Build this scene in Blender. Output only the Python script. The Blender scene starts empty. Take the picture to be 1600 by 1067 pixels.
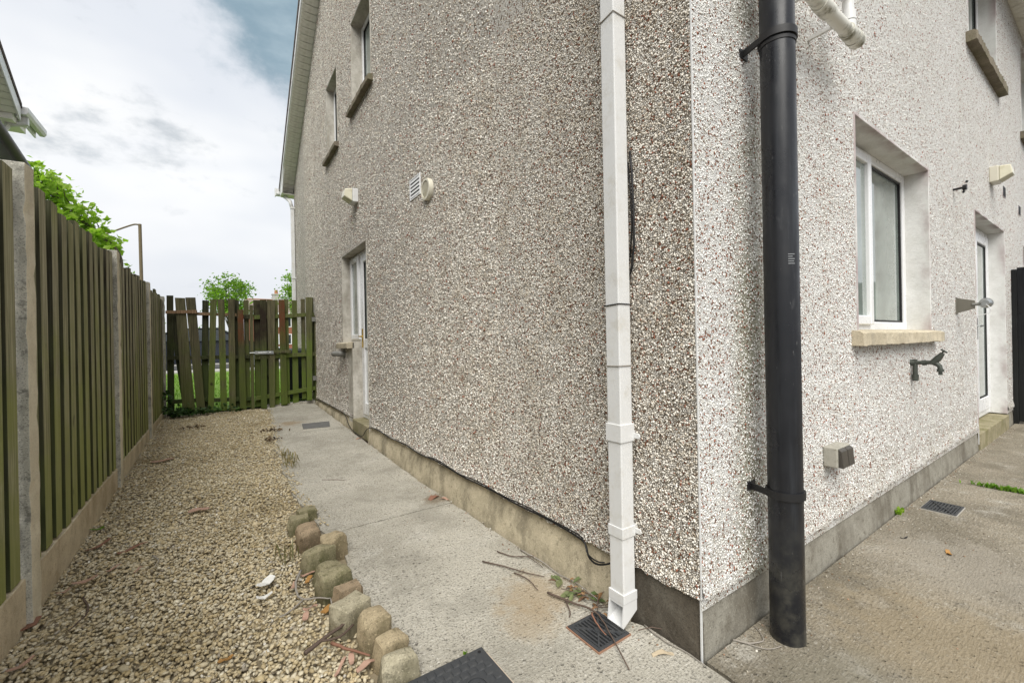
import bpy, bmesh, math, random
import numpy as np
from mathutils import Vector, Matrix
R = math.radians
rnd = random.Random(7)
nrs = np.random.RandomState(11)
sc = bpy.context.scene
col = sc.collection

# ------------------------------------------------------------ camera, sky, sun, exposure
cd = bpy.data.cameras.new('camera'); cam = bpy.data.objects.new('camera', cd); col.objects.link(cam)
cd.sensor_width = 36; cd.lens = 15.05; cd.clip_start = 0.02; cd.clip_end = 2000
YAW, ROLL = R(34.44), R(-1.06)
F = Vector((math.sin(YAW), math.cos(YAW), -0.0004)).normalized()
Rt = Vector((math.cos(YAW), -math.sin(YAW), 0)); Up = Rt.cross(F)
R2 = Rt*math.cos(ROLL) + Up*math.sin(ROLL); U2 = Up*math.cos(ROLL) - Rt*math.sin(ROLL)
M = Matrix((R2, U2, -F)).transposed().to_4x4(); M.translation = (-1.3086, -0.8251, 1.07)
cam.matrix_world = M
sc.camera = cam

SUN_AZ, SUN_EL = R(214), R(51)      # azimuth clockwise from +Y
w = bpy.data.worlds.new('World'); sc.world = w; w.use_nodes = True
nt = w.node_tree; nt.nodes.clear()
def wn(t, **k):
    n = nt.nodes.new(t)
    for a, b in k.items(): setattr(n, a, b)
    return n
L = nt.links.new
sky = wn('ShaderNodeTexSky', sky_type='NISHITA', sun_disc=False, sun_elevation=SUN_EL, sun_rotation=SUN_AZ)
tc = wn('ShaderNodeTexCoord')
def wnoise(scale, detail, loc, rough=.55, zs=2.2):
    mp = wn('ShaderNodeMapping'); mp.inputs['Scale'].default_value = (1, 1, zs); mp.inputs['Location'].default_value = loc
    L(tc.outputs['Generated'], mp.inputs['Vector'])
    n = wn('ShaderNodeTexNoise'); n.inputs['Scale'].default_value = scale; n.inputs['Detail'].default_value = detail
    n.inputs['Roughness'].default_value = rough; L(mp.outputs[0], n.inputs['Vector']); return n.outputs['Fac']
def wramp(f, a, b, ca, cb):
    r = wn('ShaderNodeMapRange', interpolation_type='SMOOTHSTEP'); r.inputs[1].default_value = a; r.inputs[2].default_value = b
    r.inputs[3].default_value = ca; r.inputs[4].default_value = cb; L(f, r.inputs[0]); return r.outputs[0]
def wmix(f, a, b):
    m = wn('ShaderNodeMix', data_type='RGBA')
    if isinstance(f, (int, float)): m.inputs[0].default_value = f
    else: L(f, m.inputs[0])
    for s, v in ((6, a), (7, b)):
        if isinstance(v, tuple): m.inputs[s].default_value = v
        else: L(v, m.inputs[s])
    return m.outputs[2]
K = 3.65        # cloud radiances are written for Background strength 0.1
def rgbk(r, g, b): return (r*K, g*K, b*K, 1)
cloud = wmix(wramp(wnoise(1.5, 4, (3.1, 1.7, .4)), .42, .66, 0, 1), rgbk(.79, .82, .87), rgbk(1.0, 1.0, .99))
patch = wramp(wnoise(4.6, 7, (.55, .3, 2.2), .6, 2.0), .525, .68, 0, .85)
cloud = wmix(patch, cloud, rgbk(.52, .56, .59))
# the dark bank of cloud over the house
dt = wn('ShaderNodeVectorMath', operation='DOT_PRODUCT'); L(tc.outputs['Generated'], dt.inputs[0])
dt.inputs[1].default_value = Vector((.30, .72, .62)).normalized()
ad = wn('ShaderNodeMath', operation='MULTIPLY_ADD'); L(wnoise(3.2, 8, (1.1, 4.4, .7), .6, 1.5), ad.inputs[0]); ad.inputs[1].default_value = .13
L(dt.outputs['Value'], ad.inputs[2])
bank = wramp(ad.outputs[0], 1.000, 1.028, 0, 1)
bankc = wmix(wramp(wnoise(5, 6, (7, 2, 1)), .4, .7, 0, 1), rgbk(.27, .38, .45), rgbk(.46, .57, .63))
cloud = wmix(bank, cloud, bankc)
sz = wn('ShaderNodeSeparateXYZ'); L(tc.outputs['Generated'], sz.inputs[0])
cloud = wmix(wramp(sz.outputs[2], .02, .34, .75, 0), cloud, rgbk(.76, .765, .80))
final = wmix(.96, sky.outputs[0], cloud)
bg = wn('ShaderNodeBackground'); bg.inputs['Strength'].default_value = 0.1; L(final, bg.inputs['Color'])
wo = wn('ShaderNodeOutputWorld'); L(bg.outputs[0], wo.inputs['Surface'])

sd = bpy.data.lights.new('sun', 'SUN'); sd.energy = 1.5; sd.angle = R(48); sd.color = (1, .965, .90)
so = bpy.data.objects.new('sun', sd); col.objects.link(so)
sdir = Vector((math.sin(SUN_AZ)*math.cos(SUN_EL), math.cos(SUN_AZ)*math.cos(SUN_EL), math.sin(SUN_EL)))
so.location = sdir*40; so.rotation_euler = sdir.to_track_quat('Z', 'Y').to_euler()
vs = sc.view_settings; vs.view_transform = 'Standard'; vs.look = 'None'; vs.exposure = 1.52; vs.gamma = 1; vs.use_curve_mapping = False

# ------------------------------------------------------------ materials
class Mt:
    def __init__(s, name):
        s.m = bpy.data.materials.new(name); s.m.use_nodes = True; s.t = s.m.node_tree; s.t.nodes.clear()
        s.tc = s.n('ShaderNodeTexCoord'); s.P = s.tc.outputs['Object']
        s.b = s.n('ShaderNodeBsdfPrincipled'); o = s.n('ShaderNodeOutputMaterial'); s.l(s.b.outputs[0], o.inputs[0])
    def n(s, t, **k):
        x = s.t.nodes.new(t)
        for a, b in k.items(): setattr(x, a, b)
        return x
    def l(s, a, b): s.t.links.new(a, b)
    def put(s, sock, v):
        if isinstance(v, bpy.types.NodeSocket): s.l(v, sock)
        elif isinstance(v, tuple) and len(v) == 3 and sock.type == 'RGBA': sock.default_value = v + (1,)
        else: sock.default_value = v
    def map(s, scale=(1, 1, 1), loc=(0, 0, 0), rot=(0, 0, 0), vec=None):
        m = s.n('ShaderNodeMapping'); s.l(vec or s.P, m.inputs[0]); m.inputs['Scale'].default_value = scale
        m.inputs['Location'].default_value = loc; m.inputs['Rotation'].default_value = rot; return m.outputs[0]
    def noise(s, scale, detail=4, rough=.55, vec=None, dist=0):
        n = s.n('ShaderNodeTexNoise'); s.l(vec or s.P, n.inputs['Vector']); n.inputs['Scale'].default_value = scale
        n.inputs['Detail'].default_value = detail; n.inputs['Roughness'].default_value = rough; n.inputs['Distortion'].default_value = dist
        return n.outputs['Fac']
    def vor(s, scale, vec=None, feature='F1', rand=1.0):
        n = s.n('ShaderNodeTexVoronoi', feature=feature); s.l(vec or s.P, n.inputs['Vector']); n.inputs['Scale'].default_value = scale
        n.inputs['Randomness'].default_value = rand; return n
    def rng(s, f, a, b, c=0., d=1., smooth=True):
        r = s.n('ShaderNodeMapRange', interpolation_type='SMOOTHSTEP' if smooth else 'LINEAR'); s.put(r.inputs[0], f)
        for i, v in enumerate((a, b, c, d)): r.inputs[i+1].default_value = v
        return r.outputs[0]
    def ramp(s, f, stops, const=False):
        r = s.n('ShaderNodeValToRGB'); s.l(f, r.inputs[0]); c = r.color_ramp
        if const: c.interpolation = 'CONSTANT'
        while len(c.elements) < len(stops): c.elements.new(.5)
        for e, (p, v) in zip(c.elements, stops): e.position = p; e.color = tuple(v) + (1,)
        return r.outputs[0]
    def mix(s, f, a, b, blend='MIX'):
        m = s.n('ShaderNodeMix', data_type='RGBA', blend_type=blend); s.put(m.inputs[0], f); s.put(m.inputs[6], a); s.put(m.inputs[7], b); return m.outputs[2]
    def math(s, op, a, b=0., c=0.):
        m = s.n('ShaderNodeMath', operation=op)
        for i, v in enumerate((a, b, c)): s.put(m.inputs[i], v)
        return m.outputs[0]
    def bump(s, h, strength=.5, dist=.01, prev=None):
        b = s.n('ShaderNodeBump'); s.l(h, b.inputs['Height']); b.inputs['Strength'].default_value = strength; b.inputs['Distance'].default_value = dist
        if prev: s.l(prev, b.inputs['Normal'])
        return b.outputs[0]
    def sep(s, vec=None):
        x = s.n('ShaderNodeSeparateXYZ'); s.l(vec or s.P, x.inputs[0]); return x.outputs
    def rand(s): return s.n('ShaderNodeObjectInfo').outputs['Random']
    def island(s): return s.n('ShaderNodeNewGeometry').outputs['Random Per Island']
    def out(s, color, rough=.8, bump=None, metal=0., spec=.3, **k):
        s.put(s.b.inputs['Base Color'], color); s.put(s.b.inputs['Roughness'], rough); s.put(s.b.inputs['Metallic'], metal)
        s.b.inputs['Specular IOR Level'].default_value = spec
        if bump: s.l(bump, s.b.inputs['Normal'])
        for a, v in k.items(): s.put(s.b.inputs[a.replace('_', ' ')], v)
        return s.m

def m_pebble(name, gable, swz):
    m = Mt(name); xyz = m.sep()
    cb = m.n('ShaderNodeCombineXYZ'); m.l(xyz[1 if swz else 0], cb.inputs[0]); m.l(xyz[2], cb.inputs[1])
    wv = m.n('ShaderNodeVectorMath', operation='MULTIPLY_ADD'); nz = m.n('ShaderNodeTexNoise'); m.l(m.P, nz.inputs[0]); nz.inputs['Scale'].default_value = 70
    m.l(nz.outputs['Color'], wv.inputs[0]); wv.inputs[1].default_value = (.004, .004, 0); m.l(cb.outputs[0], wv.inputs[2]); V = wv.outputs[0]
    SC = 128 if gable else 142
    v = m.vor(SC, V); v.voronoi_dimensions = '2D'
    e = m.vor(SC, V, 'DISTANCE_TO_EDGE'); e.voronoi_dimensions = '2D'; ed = e.outputs['Distance']
    cs = m.n('ShaderNodeSeparateColor'); m.l(v.outputs['Color'], cs.inputs[0]); r = cs.outputs[0]; g = cs.outputs[1]; bl_ = cs.outputs[2]
    med = m.noise(7, 5, .65); big = m.noise(.9, 5, .6); streak = m.noise(1.0, 4, .6, m.map((3, 3, .3)))
    if gable:
        c = m.ramp(r, [(0, (.93, .905, .84)), (.44, (.88, .84, .755)), (.66, (.74, .68, .58)), (.80, (.50, .42, .325)), (.86, (.30, .125, .075)), (.91, (.24, .145, .10)), (.94, (.93, .91, .87))], True)
        mort = (.20, .165, .122)
        gap = m.rng(m.math('SUBTRACT', ed, m.math('MULTIPLY', m.rng(med, .40, .66), .05)), .035, .115, 1, 0)
        miss = m.rng(bl_, .95, .96, 0, .8)
        c = m.mix(miss, c, (.15, .12, .088))
        c = m.mix(gap, c, mort)
        cl = m.noise(52, 4, .62, m.map(loc=(4, 4, 4))); cl2 = m.noise(24, 4, .6, m.map(loc=(9, 1, 4)))
        c = m.mix(m.rng(cl, .55, .64, 0, .72), c, (.15, .12, .088))
        c = m.mix(m.rng(cl2, .58, .72, 0, .35), c, (.22, .18, .135))
        c = m.mix(m.rng(big, .48, .72, 0, .25), c, (.76, .72, .65), 'MULTIPLY')
        c = m.mix(m.rng(streak, .52, .74, 0, .16), c, (.72, .68, .60), 'MULTIPLY')
        c = m.mix(m.rng(xyz[1], .2, 1.2, .25, 0), c, (.68, .62, .56), 'MULTIPLY')      # dirtier by the downpipe
    else:
        c = m.ramp(r, [(0, (.90, .90, .88)), (.36, (.86, .855, .825)), (.66, (.79, .78, .74)), (.80, (.50, .455, .39)), (.835, (.31, .13, .075)), (.895, (.20, .10, .065)), (.945, (.88, .88, .86))], True)
        mort = m.mix(m.noise(40, 3), (.76, .745, .71), (.60, .58, .54))
        gap = m.rng(ed, .03, .10, .6, 0)
        c = m.mix(gap, c, mort)
        cl = m.noise(60, 4, .62, m.map(loc=(4, 4, 4)))
        c = m.mix(m.rng(cl, .58, .68, 0, .25), c, (.46, .42, .36))
        c = m.mix(m.rng(big, .48, .74, 0, .35), c, (.84, .82, .77), 'MULTIPLY')
        c = m.mix(m.rng(streak, .52, .75, 0, .22), c, (.76, .73, .65), 'MULTIPLY')
        px = m.math('ABSOLUTE', m.math('SUBTRACT', xyz[0], .36))        # algae plus the soil pipe's soft shade, both painted into the wall colour
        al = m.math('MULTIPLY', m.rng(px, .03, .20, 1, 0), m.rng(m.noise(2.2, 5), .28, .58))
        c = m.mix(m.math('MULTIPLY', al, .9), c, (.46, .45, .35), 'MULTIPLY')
        lo = m.math('MULTIPLY', m.rng(xyz[2], .22, .55, 1, 0), m.rng(med, .35, .6))
        c = m.mix(m.math('MULTIPLY', lo, .45), c, (.60, .55, .45), 'MULTIPLY')
    c = m.mix(.28 if gable else .22, c, m.mix(g, (.55, .53, .5), (1, 1, 1)), 'MULTIPLY')
    h = m.math('MULTIPLY', m.rng(ed, .0, .22, 0, 1), m.math('ADD', m.math('MULTIPLY', g, .8), .5))
    b = m.bump(m.math('ADD', med, m.math('MULTIPLY', cl, -.5)), .6, .02)
    b = m.bump(h, 1.0 if gable else .85, .007, b)
    return m.out(c, .85, b, spec=.25)
def m_render(name, c1, c2, stain=(.45, .40, .38), amt=.5, spec=.2, spk=.5, edge=None):
    m = Mt(name)
    c = m.mix(m.rng(m.noise(7, 6, .65), .36, .64), c1, c2)
    c = m.mix(m.rng(m.noise(2.2, 6, .68, m.map((2.2, 2.2, 1.0))), .46, .66, 0, amt), c, stain)
    c = m.mix(m.rng(m.noise(30, 5, .7, m.map(loc=(3, 1, 7))), .52, .70, 0, amt), c, stain)
    f = m.noise(190, 3, .6)
    c = m.mix(m.rng(f, .50, .68, 0, spk), c, tuple(x*.35 for x in c2))
    c = m.mix(m.rng(m.noise(120, 3, .6, m.map(loc=(8, 2, 5))), .58, .72, 0, spk), c, tuple(min(.85, x*1.35) for x in c1))
    if edge:
        y = m.sep()[1]
        k = m.math('MULTIPLY', m.rng(y, .0, .075, 1, 0), m.rng(m.noise(3.0, 5, .6, m.map((1, 1, .6))), .40, .60))
        c = m.mix(m.math('MULTIPLY', k, .8), c, edge)
    b = m.bump(f, .45, .004, m.bump(m.noise(16, 5, .6), .45, .012))
    return m.out(c, .9, b, spec=spec)
def m_concrete(name, base, dark, light, stains=(), rot=0.5, sp=1.0):
    m = Mt(name)
    c = m.mix(m.rng(m.noise(1.7, 6, .62), .36, .66), base, dark)
    c = m.mix(m.rng(m.noise(4.2, 6, .65, m.map(loc=(5, 3, 1))), .53, .75, 0, .7), c, light)
    br = m.noise(26, 5, .6, m.map((1, 5, 1), rot=(0, 0, rot)))
    c = m.mix(m.rng(br, .40, .60, .5*sp, 0), c, dark)
    f = m.noise(120, 4, .65); f2 = m.noise(75, 5, .7, m.map(loc=(2, 9, 4)))
    c = m.mix(m.rng(f, .50, .64, 0, .8*sp), c, tuple(x*.30 for x in dark))
    c = m.mix(m.rng(f2, .54, .68, 0, .75*sp), c, light)
    c = m.mix(m.rng(m.noise(2.6, 7, .7, m.map(loc=(7, 3, 2))), .50, .66, 0, .55), c, tuple(x*.72 for x in dark))
    c = m.mix(m.rng(m.noise(36, 5, .7, m.map(loc=(1, 8, 2))), .60, .72, 0, .75), c, tuple(x*.45 for x in dark))
    pv = m.vor(46, m.map(loc=(.3, .7, 0))); pc = m.n('ShaderNodeSeparateColor'); m.l(pv.outputs['Color'], pc.inputs[0])
    pit = m.math('MULTIPLY', m.rng(pv.outputs['Distance'], .16, .30, 1, 0), m.rng(pc.outputs[0], .62, .66))
    c = m.mix(m.math('MULTIPLY', m.math('MULTIPLY', pit, .6), m.rng(m.noise(3, 4), .42, .62)), c, tuple(x*.38 for x in dark))
    lt = m.noise(22, 6, .72, m.map((1, 3.5, 1), rot=(0, 0, rot)))
    c = m.mix(m.rng(lt, .58, .70, 0, .6), c, tuple(min(.75, x*1.15) for x in light))
    for (x, y, r, sc_, a) in stains:
        g = m.n('ShaderNodeVectorMath', operation='DISTANCE'); m.l(m.P, g.inputs[0]); g.inputs[1].default_value = (x, y, 0)
        e = m.math('ADD', g.outputs['Value'], m.math('MULTIPLY_ADD', m.noise(9, 5, .65), r*1.6, -r*.8))
        c = m.mix(m.rng(e, r*.3, r, a, 0), c, sc_)
    h = m.math('ADD', m.math('SUBTRACT', m.math('MULTIPLY', br, .9), m.math('MULTIPLY', pit, .8)), m.math('ADD', m.math('MULTIPLY', f, .6), m.math('MULTIPLY', f2, .8)))
    return m.out(c, .92, m.bump(h, .9, .008), spec=.2)
def m_wood(name, brown, dark, green, gamt=.6, red=None):
    m = Mt(name)
    r = m.rand()
    off = m.n('ShaderNodeCombineXYZ'); m.l(m.math('MULTIPLY', r, 13.), off.inputs[0]); m.l(m.math('MULTIPLY', r, 7.), off.inputs[2])
    va = m.n('ShaderNodeVectorMath', operation='ADD'); m.l(m.P, va.inputs[0]); m.l(off.outputs[0], va.inputs[1]); V = va.outputs[0]
    gr = m.noise(75, 6, .70, m.map((1, 1, .03), vec=V), .6)
    gr2 = m.noise(14, 4, .6, m.map((1, 1, .12), vec=V), 1.2)
    c = m.mix(m.rng(gr, .38, .60), brown, dark)
    c = m.mix(m.rng(gr2, .45, .75, 0, .55), c, dark)
    z = m.sep()[2]
    hgt = m.rng(z, -.1, 1.7, .30, -.06)
    al = m.rng(m.math('ADD', m.noise(2.6, 5, .65, V), hgt), .45, .80, 0, gamt)
    c = m.mix(al, c, green)
    c = m.mix(m.math('MULTIPLY', r, .45), c, m.mix(m.math('FRACT', m.math('MULTIPLY', r, 17.3)), dark, green))
    if red:
        c = m.mix(m.math('MULTIPLY', m.rng(z, .9, 1.15, 0, 1), m.rng(m.noise(4, 4, .6, V), .3, .6, .25, .95)), c, red)
    kn = m.rng(m.noise(9, 2, .5, m.map((1, 1, .5), vec=V)), .70, .76, 0, .8)
    c = m.mix(kn, c, tuple(x*.4 for x in dark))
    return m.out(c, .9, m.bump(gr, .6, .004, m.bump(gr2, .3, .01)), spec=.15)
def m_plain(name, c, rough=.5, var=.12, metal=0., spec=.4, dirt=None, damt=.4, dscale=6., bs=0.):
    m = Mt(name)
    k = m.mix(m.noise(5, 4), c, tuple(x*(1-var) for x in c))
    if dirt: k = m.mix(m.rng(m.noise(dscale, 6, .65), .48, .72, 0, damt), k, dirt)
    rr = m.rng(m.noise(11, 4), .3, .7, rough*.85, min(1, rough*1.15))
    return m.out(k, rr, m.bump(m.noise(90, 3), bs, .003) if bs else None, metal, spec)
def m_glass(name, tint=(.05, .07, .065)):
    m = Mt(name); k = m.mix(m.rng(m.noise(3, 4), .4, .7), tint, tuple(x*1.5 for x in tint))
    return m.out(k, .06, m.bump(m.noise(1.2, 1), .02, .02), 0, .5, Coat_Weight=.6, Coat_Roughness=.02)
def m_leaf(name, a, b, c3, trans=.35):
    m = Mt(name); r = m.island()
    k = m.ramp(r, [(0, a), (.5, b), (1, c3)])
    m.out(k, .5, None, 0, .35)
    tr = m.n('ShaderNodeBsdfTranslucent'); m.l(m.mix(1., k, (1.0, 1.25, .5), 'MULTIPLY'), tr.inputs[0])
    mx = m.n('ShaderNodeMixShader'); mx.inputs[0].default_value = trans; m.l(m.b.outputs[0], mx.inputs[1]); m.l(tr.outputs[0], mx.inputs[2])
    o = [n for n in m.t.nodes if n.type == 'OUTPUT_MATERIAL'][0]; m.l(mx.outputs[0], o.inputs[0]); return m.m
def m_island(name, stops, rough=.85, spec=.25, nscale=60):
    m = Mt(name); k = m.ramp(m.island(), stops)
    k = m.mix(m.rng(m.noise(nscale, 4), .4, .7, 0, .5), k, m.mix(1., k, (.6, .56, .48), 'MULTIPLY'))
    k = m.mix(m.rng(m.noise(1.5, 6, .68), .50, .68, 0, .75), k, m.mix(1., k, (.60, .55, .44), 'MULTIPLY'))
    return m.out(k, rough, m.bump(m.noise(nscale*3, 3), .3, .002), 0, spec)

PEB_G = m_pebble('pebbledash_weathered', True, True)
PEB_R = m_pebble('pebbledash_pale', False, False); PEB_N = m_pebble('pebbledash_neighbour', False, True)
REND_W = m_render('reveal_render_white', (.74, .74, .72), (.66, .66, .635), (.56, .55, .51), .35, spk=.15, edge=(.34, .26, .26))
REND_G = m_render('reveal_render_grey', (.58, .555, .50), (.46, .435, .38), (.25, .225, .185), .6, spk=.3)
PLIN_B = m_render('plinth_render_buff', (.56, .49, .355), (.44, .385, .275), (.17, .15, .105), .7)
PLIN_D = m_render('plinth_render_dark', (.12, .103, .080), (.078, .067, .052), (.18, .165, .135), .45)
PLIN_G = m_render('plinth_render_grey', (.30, .285, .24), (.215, .20, .165), (.115, .10, .075), .7)
STEP_M = m_render('step_mossy_concrete', (.34, .30, .20), (.25, .225, .14), (.15, .14, .05), .6)
SILL_M = m_render('sill_concrete', (.60, .53, .40), (.47, .41, .30), (.30, .27, .21), .5)
SILL_D = m_render('sill_concrete_dark', (.26, .225, .17), (.17, .145, .11), (.12, .12, .06), .6)
CONC_P = m_concrete('path_concrete', (.55, .52, .445), (.39, .365, .305), (.66, .635, .57), [(-.22, .62, .22, (.36, .27, .16), .6), (-.34, .50, .16, (.36, .28, .18), .5), (-.58, 5.25, .22, (.30, .22, .13), .7), (-.10, 1.9, .12, (.20, .16, .11), .8)], .6)
CONC_Y = m_concrete('yard_concrete', (.34, .30, .232), (.20, .176, .132), (.52, .50, .445), [(.75, -.5, .55, (.31, .25, .16), .55), (1.5, -.4, .5, (.34, .31, .26), .5), (.25, -.35, .3, (.20, .185, .14), .6)], -.35, .85)
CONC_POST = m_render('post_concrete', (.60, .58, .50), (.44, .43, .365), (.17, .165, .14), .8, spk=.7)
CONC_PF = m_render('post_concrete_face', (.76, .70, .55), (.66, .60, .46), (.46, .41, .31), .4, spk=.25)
CONC_GB = m_render('gravel_board_concrete', (.70, .61, .45), (.57, .49, .35), (.36, .27, .165), .6, spk=.3)
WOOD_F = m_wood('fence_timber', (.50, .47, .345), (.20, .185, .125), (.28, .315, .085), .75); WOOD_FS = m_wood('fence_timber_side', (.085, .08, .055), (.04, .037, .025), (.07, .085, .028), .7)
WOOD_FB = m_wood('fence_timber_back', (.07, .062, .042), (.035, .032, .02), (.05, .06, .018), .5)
WOOD_G = m_wood('gate_timber', (.165, .15, .085), (.07, .065, .037), (.115, .165, .03), .9)
WOOD_GM = m_wood('gate_timber_brown', (.155, .138, .085), (.065, .058, .036), (.10, .125, .03), .6)
WOOD_GD = m_wood('gate_timber_dark', (.07, .068, .04), (.028, .028, .017), (.05, .075, .018), .7)
WOOD_GR = m_wood('gate_timber_red_top', (.125, .118, .062), (.05, .05, .026), (.098, .135, .024), .85, (.13, .050, .026))
WOOD_GK = m_wood('gate_timber_charred_top', (.115, .11, .06), (.045, .045, .025), (.09, .13, .024), .85, (.028, .020, .015))
WOOD_BR = m_wood('broken_rail_timber', (.30, .20, .125), (.16, .10, .06), (.12, .12, .05), .2)
WOOD_K = m_wood('black_stained_timber', (.022, .023, .026), (.012, .012, .014), (.03, .033, .025), .3)
UPVC = m_plain('white_upvc', (.80, .81, .82), .30, .04, 0, .45, (.55, .54, .50), .25)
UPVC_D = m_plain('downpipe_upvc', (.70, .705, .70), .35, .05, 0, .4, (.50, .47, .40), .45, 14)
UPVC_S = m_plain('soffit_upvc', (.88, .87, .81), .45, .1, 0, .4, (.40, .38, .30), .5)
UPVC_M = m_plain('mossy_waste_upvc', (.72, .71, .64), .4, .08, 0, .4, (.13, .12, .06), .95, 16)
IVORY = m_plain('ivory_plastic', (.68, .65, .54), .4, .1, 0, .4, (.42, .38, .24), .45, 14)
BLACK_P = m_plain('soil_pipe_black', (.010, .011, .014), .30, .25, 0, .45, (.032, .035, .038), .5, 3.0)
def m_soil():
    m = Mt('soil_pipe_worn_black'); st = m.noise(26, 5, .65, m.map((1, 1, .05))); k = m.mix(m.rng(st, .48, .72, 0, .8), (.010, .011, .014), (.030, .034, .040))
    z = m.sep()[2]
    k = m.mix(m.math('MULTIPLY', m.rng(z, .0, .55, .75, 0), m.rng(m.noise(9, 6, .7), .40, .66)), k, (.075, .072, .058))
    k = m.mix(m.rng(m.noise(4, 6, .7, m.map((3, 3, 1))), .60, .70, 0, .5), k, (.05, .052, .055))
    sc_ = m.noise(120, 3, .6, m.map((1, 1, .18))); k = m.mix(m.rng(sc_, .68, .74, 0, .5), k, (.14, .14, .14))
    return m.out(k, m.rng(m.noise(6, 5), .35, .65, .24, .46), None, 0, .45)
BLACK_P = m_soil()
BLACK_C = m_plain('cable_black', (.014, .014, .015), .5, .2)
BLACK_I = m_plain('cover_black', (.050, .053, .057), .55, .2, 0, .4, (.09, .09, .085), .6, 20, .3)
GULLY = m_plain('gully_dark', (.012, .012, .013), .6)
STEEL = m_plain('galvanised_steel', (.48, .50, .50), .35, .2, .9, .5, (.3, .28, .25), .3)
BRASS_T = m_plain('tarnished_brass', (.085, .095, .082), .55, .35, .4, .4, (.18, .21, .17), .5, 30)
GOLD = m_plain('gold_handle', (.72, .50, .14), .25, .1, 1., .5)
GREYP = m_plain('grey_plastic', (.22, .22, .20), .5, .2, 0, .4, (.12, .11, .1), .4)
BROWNP = m_plain('dark_flap_plastic', (.065, .058, .048), .4, .2)
COPPER = m_plain('rust_trim', (.36, .20, .13), .6, .3)
GLASS = m_glass('window_glass', (.20, .235, .215)); GLASS_D = m_glass('window_glass_dark', (.02, .024, .026))  # GLASS: reflected sky and garden painted into the pale base colour
BLIND = m_plain('pale_blind', (.62, .66, .62), .8, .06)
TILE = m_plain('roof_tile_dark', (.075, .055, .045), .8, .3, bs=.5)
SETT = m_render('sandstone', (.42, .345, .225), (.30, .245, .155), (.13, .11, .06), .7, spk=.6)
SETT2 = m_render('sandstone_greenish', (.31, .275, .175), (.21, .19, .115), (.085, .085, .035), .8, spk=.6)
SETT3 = m_render('sandstone_brown', (.37, .285, .19), (.25, .19, .125), (.11, .09, .055), .7, spk=.6)
SETT4 = m_render('sandstone_grey', (.42, .38, .275), (.30, .27, .19), (.13, .118, .07), .7, spk=.6)
GRAV = m_island('gravel_chips', [(0, (.66, .57, .39)), (.18, (.50, .41, .245)), (.36, (.73, .67, .52)), (.52, (.40, .33, .20)), (.66, (.56, .46, .285)), (.8, (.51, .465, .35)), (.9, (.66, .59, .435)), (.965, (.24, .20, .145)), (1, (.84, .81, .73))])
SOIL = m_plain('dark_soil', (.07, .058, .038), .95, .3, bs=.8)
GRASS = m_leaf('grass', (.10, .20, .02), (.16, .30, .03), (.22, .36, .05), .4)
LAWN = m_plain('lawn', (.19, .33, .04), .9, .3, dirt=(.10, .16, .03), damt=.6, bs=.8)
LEAF_A = m_leaf('leaf_bright', (.19, .30, .03), (.28, .42, .05), (.40, .54, .09), .55)
LEAF_B = m_leaf('leaf_maple', (.09, .17, .018), (.17, .30, .03), (.27, .42, .055), .55)
LEAF_D = m_leaf('leaf_dark', (.02, .05, .012), (.04, .085, .02), (.06, .12, .03), .25)
BARK = m_plain('bark', (.12, .095, .07), .9, .35, bs=.8)
TWIG = m_plain('dead_twig', (.12, .085, .065), .85, .3)
TWIG_P = m_plain('bleached_twig', (.33, .30, .26), .85, .2)
CHIP = m_plain('pink_bark_chip', (.46, .29, .215), .8, .25)
CHIP_D = m_plain('brown_bark_chip', (.26, .13, .085), .8, .25)
DRYLEAF = m_plain('dry_leaf', (.40, .21, .06), .7, .3)
PAPER = m_plain('white_scrap', (.80, .79, .75), .7, .08)
ASPH = m_plain('asphalt', (.055, .055, .055), .9, .2, bs=.5)
PAVE = m_plain('pavement', (.44, .43, .40), .9, .15)
BRICK = m_plain('far_brick', (.30, .125, .075), .9, .25, dirt=(.22, .10, .07), damt=.6, dscale=20)
CARP = m_plain('car_paint_dark', (.018, .022, .032), .18, .1, .3, .6)
CARR = m_plain('car_paint_red', (.45, .02, .02), .2, .1, 0, .6)
RUBBER = m_plain('rubber', (.02, .02, .02), .8)
LAMPP = m_plain('rusty_lamp_post', (.16, .125, .07), .7, .3)
BINM = m_plain('bin_plastic', (.012, .020, .017), .5, .2)

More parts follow.
